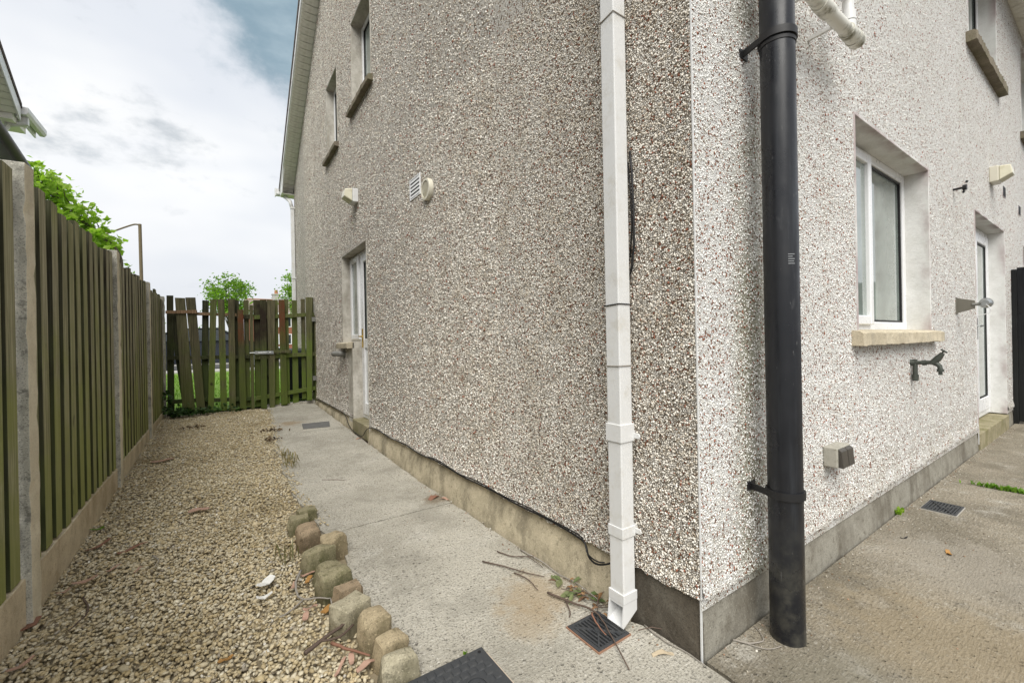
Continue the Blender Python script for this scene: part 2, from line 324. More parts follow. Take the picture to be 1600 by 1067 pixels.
# ------------------------------------------------------------ mesh helpers
WORLD = {}
class MB:
    def __init__(s): s.v = []; s.f = []
    def add(s, vs, fs):
        o = len(s.v); s.v += [tuple(v) for v in vs]; s.f += [tuple(i+o for i in f) for f in fs]; return s
    def box(s, x0, x1, y0, y1, z0, z1):
        return s.add([(x0, y0, z0), (x1, y0, z0), (x1, y1, z0), (x0, y1, z0), (x0, y0, z1), (x1, y0, z1), (x1, y1, z1), (x0, y1, z1)],
                     [(0, 3, 2, 1), (4, 5, 6, 7), (0, 1, 5, 4), (1, 2, 6, 5), (2, 3, 7, 6), (3, 0, 4, 7)])
    def hexa(s, b, t):
        return s.add(list(b)+list(t), [(0, 3, 2, 1), (4, 5, 6, 7), (0, 1, 5, 4), (1, 2, 6, 5), (2, 3, 7, 6), (3, 0, 4, 7)])
    def prism(s, pts, d):
        n = len(pts); d = Vector(d); a = [Vector(p) for p in pts]
        return s.add(a + [p+d for p in a], [tuple(range(n))[::-1], tuple(range(n, 2*n))] + [(i, (i+1) % n, n+(i+1) % n, n+i) for i in range(n)])
    def tube(s, pts, r, n=8, cap=True):
        pts = [Vector(p) for p in pts]; k = len(pts)
        rs = r if isinstance(r, (list, tuple)) else [r]*k
        t0 = (pts[1]-pts[0]).normalized(); a = t0.orthogonal().normalized(); vs = []
        for i, p in enumerate(pts):
            t = (pts[min(i+1, k-1)]-pts[max(i-1, 0)]).normalized()
            a = (a - t*a.dot(t)).normalized(); b = t.cross(a)
            vs += [p + (a*math.cos(2*math.pi*j/n)+b*math.sin(2*math.pi*j/n))*rs[i] for j in range(n)]
        fs = [(i*n+j, i*n+(j+1) % n, (i+1)*n+(j+1) % n, (i+1)*n+j) for i in range(k-1) for j in range(n)]
        if cap: fs += [tuple(range(n))[::-1], tuple(range((k-1)*n, k*n))]
        return s.add(vs, fs)
    def build(s, name, mat, parent=None, bevel=0, smooth=False, seg=2, side=None, **tags):
        me = bpy.data.meshes.new(name)
        if parent is None:
            xs = np.array([tuple(v) for v in s.v]); org = Vector(((xs[:, 0].min()+xs[:, 0].max())/2, (xs[:, 1].min()+xs[:, 1].max())/2, xs[:, 2].min()))
            if tags.get('kind') or tags.pop('zero', False): org = Vector((0, 0, 0))
        else: org = WORLD[parent.name]
        me.from_pydata([(v[0]-org[0], v[1]-org[1], v[2]-org[2]) for v in s.v], [], s.f)
        if bevel:
            bm = bmesh.new(); bm.from_mesh(me)
            es = [e for e in bm.edges if len(e.link_faces) == 2 and e.calc_face_angle(0) > .5]
            bmesh.ops.bevel(bm, geom=es, offset=bevel, segments=seg, affect='EDGES', profile=.5, clamp_overlap=True)
            bm.to_mesh(me); bm.free()
        if smooth:
            for p in me.polygons: p.use_smooth = True
        me.materials.append(mat)
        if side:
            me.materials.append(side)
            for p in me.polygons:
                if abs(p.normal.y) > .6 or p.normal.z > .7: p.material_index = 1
        o = bpy.data.objects.new(name, me); col.objects.link(o)
        if parent is None: o.location = org
        else: o.parent = parent
        WORLD[o.name] = org
        for k, v in tags.items(): o[k] = v
        return o
def thing(name, loc, label, cat, group=None):
    o = bpy.data.objects.new(name, None); col.objects.link(o); o.location = loc; o.empty_display_size = .1
    o['label'] = label; o['category'] = cat
    if group: o['group'] = group
    WORLD[o.name] = Vector(loc); return o
def smooth_by_angle(o, a=40):
    me = o.data
    for p in me.polygons: p.use_smooth = True
    bm = bmesh.new(); bm.from_mesh(me)
    for e in bm.edges: e.smooth = not (len(e.link_faces) == 2 and e.calc_face_angle(0) > R(a))
    bm.to_mesh(me); bm.free(); return o
def gz(y):
    if y < 2.4: return 0.
    if y < 6.8: return .125*(y-2.4)/4.4
    return min(.36, .125+.03*(y-6.8))
def pedge(y):
    xs = [-5, .5, 1.7, 2.3, 2.9, 4.3, 5.6, 6.8]; vs_ = [-.82, -.82, -.80, -.86, -.88, -.84, -.76, -.70]
    return float(np.interp(y, xs, vs_)) + .012*math.sin(y*9.1)+.008*math.sin(y*23)

# ------------------------------------------------------------ ground, path, yard
ys = [-60, -6, 0, 2.4, 4.6, 6.8, 8, 10, 12, 14.4, 40, 60, 400]
mb = MB(); xs_ = [-400, -40, -5, 0, 5, 40, 400]
for y in ys:
    for x in xs_: mb.v.append((x, y, (gz(y)-.05) if y < 14 else .27))
n = len(xs_)
mb.f = [(i*n+j, i*n+j+1, (i+1)*n+j+1, (i+1)*n+j) for i in range(len(ys)-1) for j in range(n-1)]
mb.build('ground', SOIL, kind='structure')
crack = lambda y: .010+.10*y+.006*math.sin(y*40)
path = bpy.data.objects.new('path', None); col.objects.link(path); path['kind'] = 'structure'; WORLD['path'] = Vector((0, 0, 0))
def slab_path(y0, y1):
    mb = MB(); st = max(2, int((y1-y0)/.09)); nx = 6
    for i in range(st+1):
        y = y0+(y1-y0)*i/st; e = pedge(y)
        for j in range(nx+1):
            x = e+(((crack(y)-.012 if y < 0 else -.009 if y < .3 else -.041+.004*math.sin(y*13)+.003*math.sin(y*37)))-e)*j/nx; mb.v.append((x, y, gz(y)-(.008 if j == 0 else 0)))
    W_ = nx+1
    mb.f = [(i*W_+j, i*W_+j+1, (i+1)*W_+j+1, (i+1)*W_+j) for i in range(st) for j in range(nx)]
    o = len(mb.v)
    for i in range(st+1):
        y = y0+(y1-y0)*i/st; mb.v.append((pedge(y), y, gz(y)-.08))
    mb.f += [(o+i, i*W_, (i+1)*W_, o+i+1) for i in range(st)]
    o = len(mb.v)
    for i in range(st+1): p = mb.v[i*W_+nx]; mb.v.append((p[0], p[1], p[2]-.06))
    mb.f += [(o+i, o+i+1, (i+1)*W_+nx, i*W_+nx) for i in range(st)]
    a = len(mb.v)
    for yy, base in ((y0, 0), (y1, st*W_)):
        k = len(mb.v)
        for j in range(W_): p = mb.v[base+j]; mb.v.append((p[0], p[1], p[2]-.06))
        mb.f += [(base+j, k+j, k+j+1, base+j+1) for j in range(nx)]
    mb.build('slab', CONC_P, path)
slab_path(-3.0, 1.768); slab_path(1.781, 4.62); slab_path(4.628, 6.86)
# yard: split at the corner line by a crack
yard = bpy.data.objects.new('yard', None); col.objects.link(yard); yard['kind'] = 'structure'; WORLD['yard'] = Vector((0, 0, 0))
def yard_slab(x0f, x1, y0, y1):
    mb = MB(); st = 60; nx = 12
    for i in range(st+1):
        y = y0+(y1-y0)*i/st; e = x0f(y)
        for j in range(nx+1): mb.v.append((e+(x1-e)*j/nx, y, .0015*math.sin(y*5+j)))
    W_ = nx+1; mb.f = [(i*W_+j, i*W_+j+1, (i+1)*W_+j+1, (i+1)*W_+j) for i in range(st) for j in range(nx)]
    o = len(mb.v)
    for i in range(st+1): y = y0+(y1-y0)*i/st; mb.v.append((x0f(y), y, -.07))
    mb.f += [(o+i, i*W_, (i+1)*W_, o+i+1) for i in range(st)]
    return mb.build('slab', CONC_Y, yard)
yard_slab(crack, 3.055, -4.5, -.011)
yard_slab(lambda y: 3.063+.004*math.sin(y*30), 9.0, -4.5, -.011)
# the front: lawn, pavement, road
mb = MB(); yy = [6.95, 8, 9, 10, 11, 12, 13, 14.2]
for y in yy:
    for x in (-14, -6, -2, 2, 6, 14): mb.v.append((x, y, gz(y)-.005))
mb.f = [(i*6+j, i*6+j+1, (i+1)*6+j+1, (i+1)*6+j) for i in range(7) for j in range(5)]
mb.build('lawn', LAWN, kind='structure')
MB().box(-60, 60, 14.2, 15.6, .1, .375).build('pavement', PAVE, kind='structure')
MB().box(-60, 60, 15.6, 22, .1, .29).build('road', ASPH, kind='structure')
MB().box(-60, 60, 22, 24, .1, .40).build('far_pavement', PAVE, kind='structure')
MB().box(-60, 60, 24, 48, .1, .38).build('far_lawn', LAWN, kind='structure')
# grass blades near the gate
N = 9000; gx = nrs.uniform(-3.2, 1.2, N); gy = nrs.uniform(7.0, 13.5, N); gh = nrs.uniform(.03, .075, N); ga = nrs.uniform(0, 6.28, N)
vv = []; ff = []
for i in range(N):
    z = gz(gy[i])-.005; dx, dy = math.cos(ga[i])*.006, math.sin(ga[i])*.006
    vv += [(gx[i]-dx, gy[i]-dy, z), (gx[i]+dx, gy[i]+dy, z), (gx[i]+dy*4, gy[i]-dx*4, z+gh[i])]; ff.append((3*i, 3*i+1, 3*i+2))
mb = MB(); mb.v = vv; mb.f = ff
mb.build('grass', GRASS, kind='stuff', label='bright green lawn grass seen through the gate', category='grass')

# gravel bed: crushed stone chips
ico = bmesh.new(); bmesh.ops.create_icosphere(ico, subdivisions=1, radius=1); ico.verts.ensure_lookup_table()
IV = np.array([v.co[:] for v in ico.verts]); IF = np.array([[v.index for v in f.verts] for f in ico.faces]); ico.free()
def stones_mesh(name, P, S, mat, **tags):
    n = len(P)
    rx = nrs.normal(size=(n, 4)); rx /= np.linalg.norm(rx, axis=1)[:, None]
    a, b, c, d = rx.T
    Rm = np.stack([np.stack([1-2*(c*c+d*d), 2*(b*c-a*d), 2*(b*d+a*c)], -1), np.stack([2*(b*c+a*d), 1-2*(b*b+d*d), 2*(c*d-a*b)], -1), np.stack([2*(b*d-a*c), 2*(c*d+a*b), 1-2*(b*b+c*c)], -1)], 1)
    jit = 1+nrs.uniform(-.26, .26, (n, 12, 1))
    V = IV[None]*jit*(S[:, None, None]*nrs.uniform([.8, .6, .45], [1.4, 1.05, .75], (n, 3))[:, None, :])
    V = np.einsum('nij,nkj->nki', Rm, V); V[:, :, 2] *= .72
    V = V+P[:, None, :]
    Fc = IF[None]+(np.arange(n)*12)[:, None, None]
    me = bpy.data.meshes.new(name); nv = n*12; nf = n*20
    me.vertices.add(nv); me.vertices.foreach_set('co', V.reshape(-1).astype('f'))
    me.loops.add(nf*3); me.loops.foreach_set('vertex_index', Fc.reshape(-1).astype('i'))
    me.polygons.add(nf); me.polygons.foreach_set('loop_start', np.arange(0, nf*3, 3, dtype='i'))
    me.update(calc_edges=True); me.materials.append(mat)
    o = bpy.data.objects.new(name, me); col.objects.link(o)
    for k, v in tags.items(): o[k] = v
    return o
pts = []; y = -.3
while y < 6.78:
    s = .0135 if y < 2.6 else .016
    x = -1.985
    while x < -.62:
        px = x+rnd.uniform(-.008, .008); py = y+rnd.uniform(-.008, .008); e = pedge(py)
        lim = e+.004+.008*math.sin(py*4.3)*(py > 2.3)+rnd.gauss(0, .016)
        if py < 2.3: lim = e-.10+rnd.gauss(0, .01)
        if px < lim: pts.append((px, py, gz(py)-.018+rnd.uniform(-.005, .007)+.012*math.sin(px*5+py*3)*math.sin(py*2.3)+(.016 if px < -1.9 else 0), rnd.uniform(.0055, .0115)*(rnd.uniform(1.4, 2.1) if rnd.random() < .05 else 1)))
        x += s
    y += s
for k in range(16000):
    py = rnd.uniform(-.2, 6.7); px = rnd.uniform(-1.96, pedge(py)-.08)
    pts.append((px, py, gz(py)-.006+.012*math.sin(px*5+py*3)*math.sin(py*2.3)+rnd.uniform(-.003, .004), rnd.uniform(.006, .011)))
for k in range(520):     # strays on the concrete
    py = rnd.uniform(1.9, 6.5); px = pedge(py)+abs(rnd.gauss(0, .03)); pts.append((px, py, gz(py)+.003, rnd.uniform(.004, .010)))
pts = np.array(pts)
stones_mesh('gravel', pts[:, :3], pts[:, 3], GRAV, kind='stuff', label='buff crushed stone gravel between fence and concrete path', category='gravel')
mb = MB(); yy = np.linspace(-1, 6.9, 30)
for y in yy:
    for x in (-2.03, -.60): mb.v.append((x, y, gz(y)-.026))
mb.f = [(2*i, 2*i+1, 2*i+3, 2*i+2) for i in range(29)]
mb.build('gravel_bed', m_plain('gravel_fines', (.30, .25, .165), .95, .3, bs=.8), kind='structure')
# grit on the yard and along the walls
gp = []
for k in range(420):
    x = rnd.uniform(.05, 6); y = -abs(rnd.expovariate(3.2))*1.2-.02
    if rnd.random() < .55: y = -abs(rnd.gauss(0, .03))-.012
    gp.append((x, y, .002, rnd.uniform(.0018, .005)))
for k in range(240):
    y = rnd.uniform(.05, 6.4); x = -abs(rnd.gauss(0, .035))-.03; gp.append((x, y, gz(y)+.002, rnd.uniform(.002, .006)))
for k in range(90):
    gp.append((rnd.uniform(-.75, -.05), rnd.uniform(.1, 2.5), .002, rnd.uniform(.0012, .003)))
gp = np.array(gp)
GRIT = m_island('grit', [(0, (.55, .50, .42)), (.4, (.70, .68, .62)), (.6, (.30, .18, .11)), (.8, (.12, .10, .07)), (1, (.45, .28, .18))])
stones_mesh('grit', gp[:, :3], gp[:, 3], GRIT, kind='stuff', label='loose grit and crumbs swept against the wall base', category='grit')

# ------------------------------------------------------------ the house
house = thing('house', (0, 0, 0), 'near pebbledashed house with brown gable side and paler rear wall', 'house')
YF = 8.8; SL = .665; ZW = lambda y: 4.52+SL*(8.43-y)       # front slope on the gable
YRD = 3.66; ZRD = ZW(YRD)
def wall_panel(name, mat, parent, axis, lim, holes, z0, z1, topf=None, thick=.10, off=0., side=1):
    """wall in plane axis=off facing -axis; lim is the other axis' range; holes (a0,a1,z0,z1)"""
    us = sorted({lim[0], lim[1]} | {h[0] for h in holes} | {h[1] for h in holes})
    zs = sorted({z0, z1} | {h[2] for h in holes} | {h[3] for h in holes})
    bm = bmesh.new(); vd = {}
    def V(u, z):
        k = (round(u, 5), round(z, 5))
        if k not in vd: vd[k] = bm.verts.new((off, u, z) if axis == 'x' else (u, off, z))
        return vd[k]
    for i in range(len(us)-1):
        for j in range(len(zs)-1):
            cu, cz = (us[i]+us[i+1])/2, (zs[j]+zs[j+1])/2
            if any(h[0] < cu < h[1] and h[2] < cz < h[3] for h in holes): continue
            q = [V(us[i], zs[j]), V(us[i+1], zs[j]), V(us[i+1], zs[j+1]), V(us[i], zs[j+1])]
            bm.faces.new(q)
    if topf:
        for (co, no) in topf:
            g = bm.verts[:]+bm.edges[:]+bm.faces[:]
            bmesh.ops.bisect_plane(bm, geom=g, plane_co=co, plane_no=no, clear_outer=True)
    bmesh.ops.recalc_face_normals(bm, faces=bm.faces[:])
    r = bmesh.ops.extrude_face_region(bm, geom=bm.faces[:])
    d = Vector((thick*side, 0, 0)) if axis == 'x' else Vector((0, thick*side, 0))
    bk = [v for v in r['geom'] if isinstance(v, bmesh.types.BMVert)]
    bmesh.ops.translate(bm, verts=bk, vec=d)
    if off == 0:
        for v in bk:      # mitre at the house corner
            if axis == 'x' and abs(v.co.y-lim[0]) < 1e-5: v.co.y += thick+.002
            if axis == 'y' and abs(v.co.x-lim[0]) < 1e-5: v.co.x += thick+.002
    bmesh.ops.recalc_face_normals(bm, faces=bm.faces[:])
    me = bpy.data.meshes.new(name); bm.to_mesh(me); bm.free(); me.materials.append(mat)
    o = bpy.data.objects.new(name, me); col.objects.link(o); o.parent = parent; WORLD[o.name] = WORLD[parent.name].copy()
    if WORLD[parent.name].length: o.data.transform(Matrix.Translation(-WORLD[parent.name]))
    return o
def drip(mb, axis, a0, a1, zt, step=.014):
    """bell-cast lower edge of the dash: uneven bead hanging over the plinth"""
    n = max(2, int((a1-a0)/step)); prof = [(0.0, .085), (-.004, .05), (-.010, .018), (-.012, 0.), (.004, -.002), (.02, .0)]
    o = len(mb.v)
    for i in range(n+1):
        a = a0+(a1-a0)*i/n; q = .003*math.sin(a*31)+.002*math.sin(a*77+1)+rnd.gauss(0, .0022)
        for k, (d, z) in enumerate(prof):
            zz = zt+z+(q if 2 <= k <= 4 else 0); dd = d+(rnd.gauss(0, .0018) if 1 <= k <= 3 else 0)
            mb.v.append((dd, a, zz) if axis == 'x' else (a, dd, zz))
    m_ = len(prof)
    mb.f += [(o+i*m_+k, o+i*m_+k+1, o+(i+1)*m_+k+1, o+(i+1)*m_+k) for i in range(n) for k in range(m_-1)]
# openings
GD = (3.78, 4.88, 0.20, 2.19); GDs = None
DOOR_Y0, DOOR_Y1, SIDE_Y1 = 3.78, 4.42, 4.88
g_holes = [(3.78, 4.42, .20, 2.18), (4.42, 4.88, 1.09, 2.18), (3.50, 4.25, 3.75, 4.74), (4.97, 5.62, 3.66, 4.67)]
PT = .20   # plinth top
wall_panel('gable_wall', PEB_G, house, 'x', (0.0, YF), g_holes, PT+.085, 8.0,
           [((0, 8.43, ZW(8.43)), Vector((0, SL, 1))), ((0, 0, 5.02), Vector((0, -SL*1.15, 1)))])
mb = MB(); drip(mb, 'x', 0, DOOR_Y0-.012, PT); drip(mb, 'x', DOOR_Y1+.012, YF, PT)
# close the strip of wall below the sidelight between door and drip
mb.build('gable_drip', PEB_G, house)
r_holes = [(1.45, 2.87, 1.09, 2.235), (4.40, 5.95, .16, 2.20), (4.27, 5.67, 3.72, 4.85), (7.40, 8.80, 3.66, 4.85), (7.35, 8.75, 1.09, 2.2)]
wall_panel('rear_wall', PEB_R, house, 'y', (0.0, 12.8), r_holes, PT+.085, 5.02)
mb = MB(); drip(mb, 'y', 0, 4.40-.012, PT); drip(mb, 'y', 5.962, 12.8, PT)
mb.build('rear_drip', PEB_R, house)
# plinths
def plinth(name, mat, axis, a0, a1, batter=.0, zt=PT):
    mb = MB(); n = max(2, int((a1-a0)/.12)); o = 0
    for i in range(n+1):
        a = a0+(a1-a0)*i/n; gb = (gz(a) if axis == 'x' else 0)-.04; q = .004*math.sin(a*7)+.003*math.sin(a*19)
        for d, z in ((.012, zt+.01), (.010, zt-.03), (.004-batter*.6+q*.5, (zt+gb)/2+.02), (-batter+q, gb), (.09, gb), (.09, zt+.01)):
            mb.v.append((d, a, z) if axis == 'x' else (a, d, z))
    mb.f = [(i*6+k, i*6+(k+1) % 6, (i+1)*6+(k+1) % 6, (i+1)*6+k) for i in range(n) for k in range(6)]
    mb.f += [tuple(range(6)), tuple(range(n*6, n*6+6))]
    return smooth_by_angle(mb.build(name, mat, house), 50)
plinth('plinth', PLIN_D, 'x', .0145, .30, .001)
plinth('plinth', PLIN_B, 'x', .3003, DOOR_Y0-.004, .030)
plinth('plinth', PLIN_B, 'x', DOOR_Y1+.004, YF, .030)
plinth('plinth', PLIN_G, 'y', .0145, 4.39, .004)
MB().box(.0055, .0150, .0055, .0150, -.03, PT+.005).build('plinth_arris', PLIN_D, house)
plinth('plinth', PLIN_G, 'y', 5.96, 12.8, .004)
# corner bead
MB().box(-.0022, .0022, -.0022, .0022, PT+.0, 5.0).box(.0015, .0070, .0015, .0070, -.02, PT+.0).build('corner_bead', UPVC_D, house)
# inner house shell so rooms are dark: floor slab, far walls
MB().box(.5, 12.8, 8.3, 8.8, .0, 4.2).build('front_wall', PEB_R, house)
MB().box(12.3, 12.8, .1, 8.3, 0, 5.0).build('end_wall', PEB_R, house)
MB().box(.1, 12.3, .1, 8.3, -.04, .12).build('floor_slab', PLIN_G, house)
MB().box(.1, 12.3, .1, 8.3, 2.42, 2.62).build('upper_floor', BLIND, house)
MB().box(.1, 12.3, .1, 8.3, 4.95, 5.05).build('upper_ceiling', BLIND, house) if False else None

# dash stones standing proud of the two walls where the camera is close enough to see them
OV = np.array([(1, 0, 0), (-1, 0, 0), (0, 1, 0), (0, -1, 0), (0, 0, 1), (0, 0, -1)], float)
OF = np.array([(0, 2, 4), (2, 1, 4), (1, 3, 4), (3, 0, 4), (2, 0, 5), (1, 2, 5), (3, 1, 5), (0, 3, 5)])
def dash(name, axis, u0, u1, z0, z1, f0, f1, n, mat, holes, rs, r0=.0032, r1=.0056, top=None):
    u = rs.uniform(u0, u1, n); z = rs.uniform(z0, z1, n)
    keep = rs.uniform(0, 1, n) < np.clip((f1-u)/(f1-f0), 0, 1)
    for h in holes: keep &= ~((u > h[0]-.02) & (u < h[1]+.02) & (z > h[2]-.09) & (z < h[3]+.02))
    if top: keep &= z < top(u)-.02
    u = u[keep]; z = z[keep]; n = len(u)
    d = -.0005+rs.uniform(-.0012, .0008, n)-np.interp(z, [.2, .218, .25, .285], [.011, .0095, .004, 0])
    P = np.stack([d, u, z] if axis == 'x' else [u, d, z], 1)
    q = rs.normal(size=(n, 4)); q /= np.linalg.norm(q, axis=1)[:, None]; a, b, c, e = q.T
    Rm = np.stack([np.stack([1-2*(c*c+e*e), 2*(b*c-a*e), 2*(b*e+a*c)], -1), np.stack([2*(b*c+a*e), 1-2*(b*b+e*e), 2*(c*e-a*b)], -1), np.stack([2*(b*e-a*c), 2*(c*e+a*b), 1-2*(b*b+c*c)], -1)], 1)
    V = OV[None]*(1+rs.uniform(-.25, .25, (n, 6, 1)))*(rs.uniform(r0, r1, n)[:, None, None]*rs.uniform([.8, .65, .6], [1.3, 1.0, .9], (n, 3))[:, None, :])
    V = np.einsum('nij,nkj->nki', Rm, V); ax = 0 if axis == 'x' else 1; V[:, :, ax] *= .80 if axis == 'x' else .42; V += P[:, None, :]
    Fc = OF[None]+(np.arange(n)*6)[:, None, None]; nf = n*8
    me = bpy.data.meshes.new(name); me.vertices.add(n*6); me.vertices.foreach_set('co', V.reshape(-1).astype('f'))
    me.loops.add(nf*3); me.loops.foreach_set('vertex_index', Fc.reshape(-1).astype('i'))
    me.polygons.add(nf); me.polygons.foreach_set('loop_start', np.arange(0, nf*3, 3, dtype='i'))
    me.update(calc_edges=True); me.materials.append(mat)
    o = bpy.data.objects.new(name, me); col.objects.link(o); o.parent = house; o['kind'] = 'stuff'
def m_dash(name, stops, dirt, amt):
    m = Mt(name); k = m.ramp(m.island(), stops, True)
    k = m.mix(m.rng(m.noise(5, 5, .65), .42, .68, 0, amt), k, m.mix(1., k, dirt, 'MULTIPLY'))
    return m.out(k, .75, None, 0, .3)
DASH_G = m_dash('dash_stone_gable', [(0, (.93, .905, .84)), (.42, (.86, .815, .73)), (.68, (.68, .615, .52)), (.82, (.44, .375, .30)), (.88, (.33, .13, .08)), (.95, (.22, .175, .135))], (.68, .62, .53), .6)
DASH_R = m_dash('dash_stone_rear', [(0, (.90, .90, .88)), (.45, (.87, .865, .835)), (.72, (.78, .765, .72)), (.83, (.33, .115, .065)), (.91, (.20, .095, .062)), (.955, (.50, .45, .38))], (.78, .76, .69), .5)
rsd = np.random.RandomState(5)
VH = [(2.29, 2.51, 2.30, 2.39), (2.05, 2.22, 2.21, 2.29)]
dash('dash_stones', 'x', .004, 2.9, .203, 2.75, 1.2, 2.9, 80000, DASH_G, VH, rsd)
dash('dash_stones', 'x', 1.2, 7.6, .21, 6.1, 7.0, 8.0, 62000, DASH_G, VH+g_holes+[(3.7, 4.45, 0, .3)], rsd, .0055, .0098, ZW)
dash('dash_stones', 'y', .004, 2.6, .203, 2.75, .9, 2.6, 68000, DASH_R, [(1.45, 2.87, 1.09, 2.235)], rsd)
dash('dash_stones', 'y', 1.0, 7.2, .21, 4.9, 6.5, 7.4, 34000, DASH_R, r_holes, rsd, .005, .0085)

# window / door helpers. `T` maps (u along wall, d depth into the house, z) to world
def TX(u, d, z): return (d, u, z)
def TY(u, d, z): return (u, d, z)
def tb(mb, T, u0, u1, d0, d1, z0, z1):
    a = [T(u0, d0, z0), T(u1, d0, z0), T(u1, d1, z0), T(u0, d1, z0)]; b = [T(u0, d0, z1), T(u1, d0, z1), T(u1, d1, z1), T(u0, d1, z1)]
    return mb.hexa(a, b)
def reveal(T, u0, u1, z0, z1, dep, mat, parent, bottom=False, t=.012):
    mb = MB()
    tb(mb, T, u0-.004, u0+t, -.004, dep, z0, z1); tb(mb, T, u1-t, u1+.004, -.004, dep, z0, z1)
    tb(mb, T, u0+t, u1-t, -.0045, dep, z1-t, z1+.004)
    if bottom: tb(mb, T, u0+t, u1-t, .01, dep, z0-.004, z0+t)
    return mb.build('reveal', mat, parent, bevel=.003)
def frame4(T, u0, u1, z0, z1, d0, d1, w, name, mat, parent, bev=.006, wb=None):
    mb = MB(); wb = wb or w
    tb(mb, T, u0, u0+w, d0, d1, z0, z1); tb(mb, T, u1-w, u1, d0, d1, z0, z1)
    tb(mb, T, u0+w, u1-w, d0+.001, d1-.001, z1-w, z1); tb(mb, T, u0+w, u1-w, d0+.001, d1-.001, z0, z0+wb)
    return mb.build(name, mat, parent, bevel=bev)
def pane(T, u0, u1, z0, z1, d, parent, mat=None, name='pane'):
    mb = MB(); tb(mb, T, u0, u1, d, d+.006, z0, z1); return mb.build(name, mat or GLASS, parent)
def sill(T, u0, u1, zt, h, out, parent, mat, dep=.13, rough=.006):
    mb = MB(); n = max(4, int((u1-u0)/.03)); 
    for i in range(n+1):
        u = u0+(u1-u0)*i/n; q = rnd.gauss(0, rough*.5); q2 = rnd.gauss(0, rough*.4)
        for d, z in ((-out+q, zt-.012+q2), (-out+q*.6, zt-h+q2), (.02, zt-h), (dep, zt-.004), (dep, zt+.012), (-.01, zt+.003), (-out+.02, zt-.002+q2*.4)):
            mb.v.append(T(u, d, z))
    m_ = 7
    mb.f = [(i*m_+k, i*m_+(k+1) % m_, (i+1)*m_+(k+1) % m_, (i+1)*m_+k) for i in range(n) for k in range(m_)]
    mb.f += [tuple(range(m_)), tuple(range(n*m_, n*m_+m_))]
    return mb.build('sill', mat, parent)
def part(name, parent, label=None):
    o = bpy.data.objects.new(name, None); col.objects.link(o); o.parent = parent; o.empty_display_size = .1
    WORLD[o.name] = WORLD[parent.name].copy()
    if label: o['label'] = label
    return o
def window(T, u0, u1, z0, z1, dep, mull, rmat, smat, sill_out, sill_ext, label, sill_h=.075, blind=None, glass=None):
    wd = part('window', house, label)
    reveal(T, u0, u1, z0, z1, dep+.02, rmat, wd)
    a0, a1, b0, b1 = u0+.012, u1-.012, z0+.008, z1-.012
    frame4(T, a0, a1, b0, b1, dep, dep+.07, .055, 'frame', UPVC, wd)
    us = [a0+.055]+[m for m in mull]+[a1-.055]
    for k, m_ in enumerate(mull):
        mb = MB(); tb(mb, T, m_-.03, m_+.03, dep+.002, dep+.068, b0+.055, b1-.055); mb.build('mullion', UPVC, wd, bevel=.005)
    for k in range(len(us)-1):
        l = us[k]+(.03 if k else 0); r_ = us[k+1]-(.03 if k < len(us)-2 else 0)
        if k == 0 and mull:
            frame4(T, l-.02, r_+.02, b0+.035, b1-.035, dep-.022, dep+.03, .055, 'sash', UPVC, wd)
            pane(T, l+.03, r_-.03, b0+.085, b1-.085, dep+.0, wd, glass)
        else:
            frame4(T, l-.002, r_+.002, b0+.053, b1-.053, dep+.012, dep+.05, .016, 'gasket', BLACK_C, wd, .002)
            pane(T, l+.012, r_-.012, b0+.06, b1-.06, dep+.025, wd, glass)
    if blind: mb = MB(); tb(mb, T, u0+.1, u1-.1, dep+.14, dep+.15, blind, z1-.05); mb.build('blind', BLIND, wd)
    sill(T, u0-sill_ext, u1+sill_ext, z0, sill_h, sill_out, wd, smat, dep)
    return wd
W1 = window(TY, 1.45, 2.87, 1.09, 2.235, .125, [2.10], REND_W, SILL_M, .055, .085, 'ground floor rear window with chipped buff sill')
# something pale inside the near room (lining and boiler box) so the glass has depth
window(TY, 4.27, 5.67, 3.72, 4.85, .125, [4.75], REND_W, SILL_D, .07, .10, 'upper rear window above the back door', .09)
window(TY, 7.40, 8.80, 3.66, 4.85, .125, [8.1], REND_W, SILL_D, .07, .10, 'upper rear window past the black fence', .09)
window(TY, 7.35, 8.75, 1.09, 2.2, .125, [8.05], REND_W, SILL_M, .055, .085, 'ground floor window past the black fence')
window(TX, 3.50, 4.25, 3.75, 4.74, .115, [], REND_G, SILL_D, .055, .06, 'larger upper window in the gable', .06)
window(TX, 4.97, 5.62, 3.66, 4.67, .095, [], REND_G, SILL_D, .055, .06, 'smaller upper window in the gable', .06)

# gable side door with sidelight
gd = part('door', house, 'white side door with gold handle in the gable')
mb = MB(); dep = .105; t = .012
tb(mb, TX, 3.776, 3.792, -.004, dep+.02, .13, 2.18); tb(mb, TX, 4.868, 4.884, -.004, dep+.02, 1.09, 2.18)
tb(mb, TX, 3.792, 4.868, -.0045, dep+.02, 2.168, 2.184)
mb.build('reveal', REND_G, gd, bevel=.003)
mb = MB(); tb(mb, TX, 4.405, 4.62, -.006, dep+.02, .06, 1.022); tb(mb, TX, 4.405, 4.47, .012, dep+.03, 1.021, 1.099); mb.build('jamb_patch', REND_G, gd, bevel=.003)
frame4(TX, 3.80, 4.41, .20, 2.165, dep, dep+.07, .055, 'frame', UPVC, gd)
frame4(TX, 3.845, 4.365, .245, 2.12, dep-.012, dep+.045, .095, 'leaf', UPVC, gd, .008, .14)
mb = MB(); tb(mb, TX, 3.94, 4.27, dep-.010, dep+.043, 1.02, 1.13); mb.build('lock_rail', UPVC, gd, bevel=.008)
mb = MB(); tb(mb, TX, 3.94, 4.27, dep+.008, dep+.03, .385, 1.02); tb(mb, TX, 3.985, 4.225, dep-.002, dep+.01, .43, .975); mb.build('lower_panel', UPVC, gd, bevel=.01)
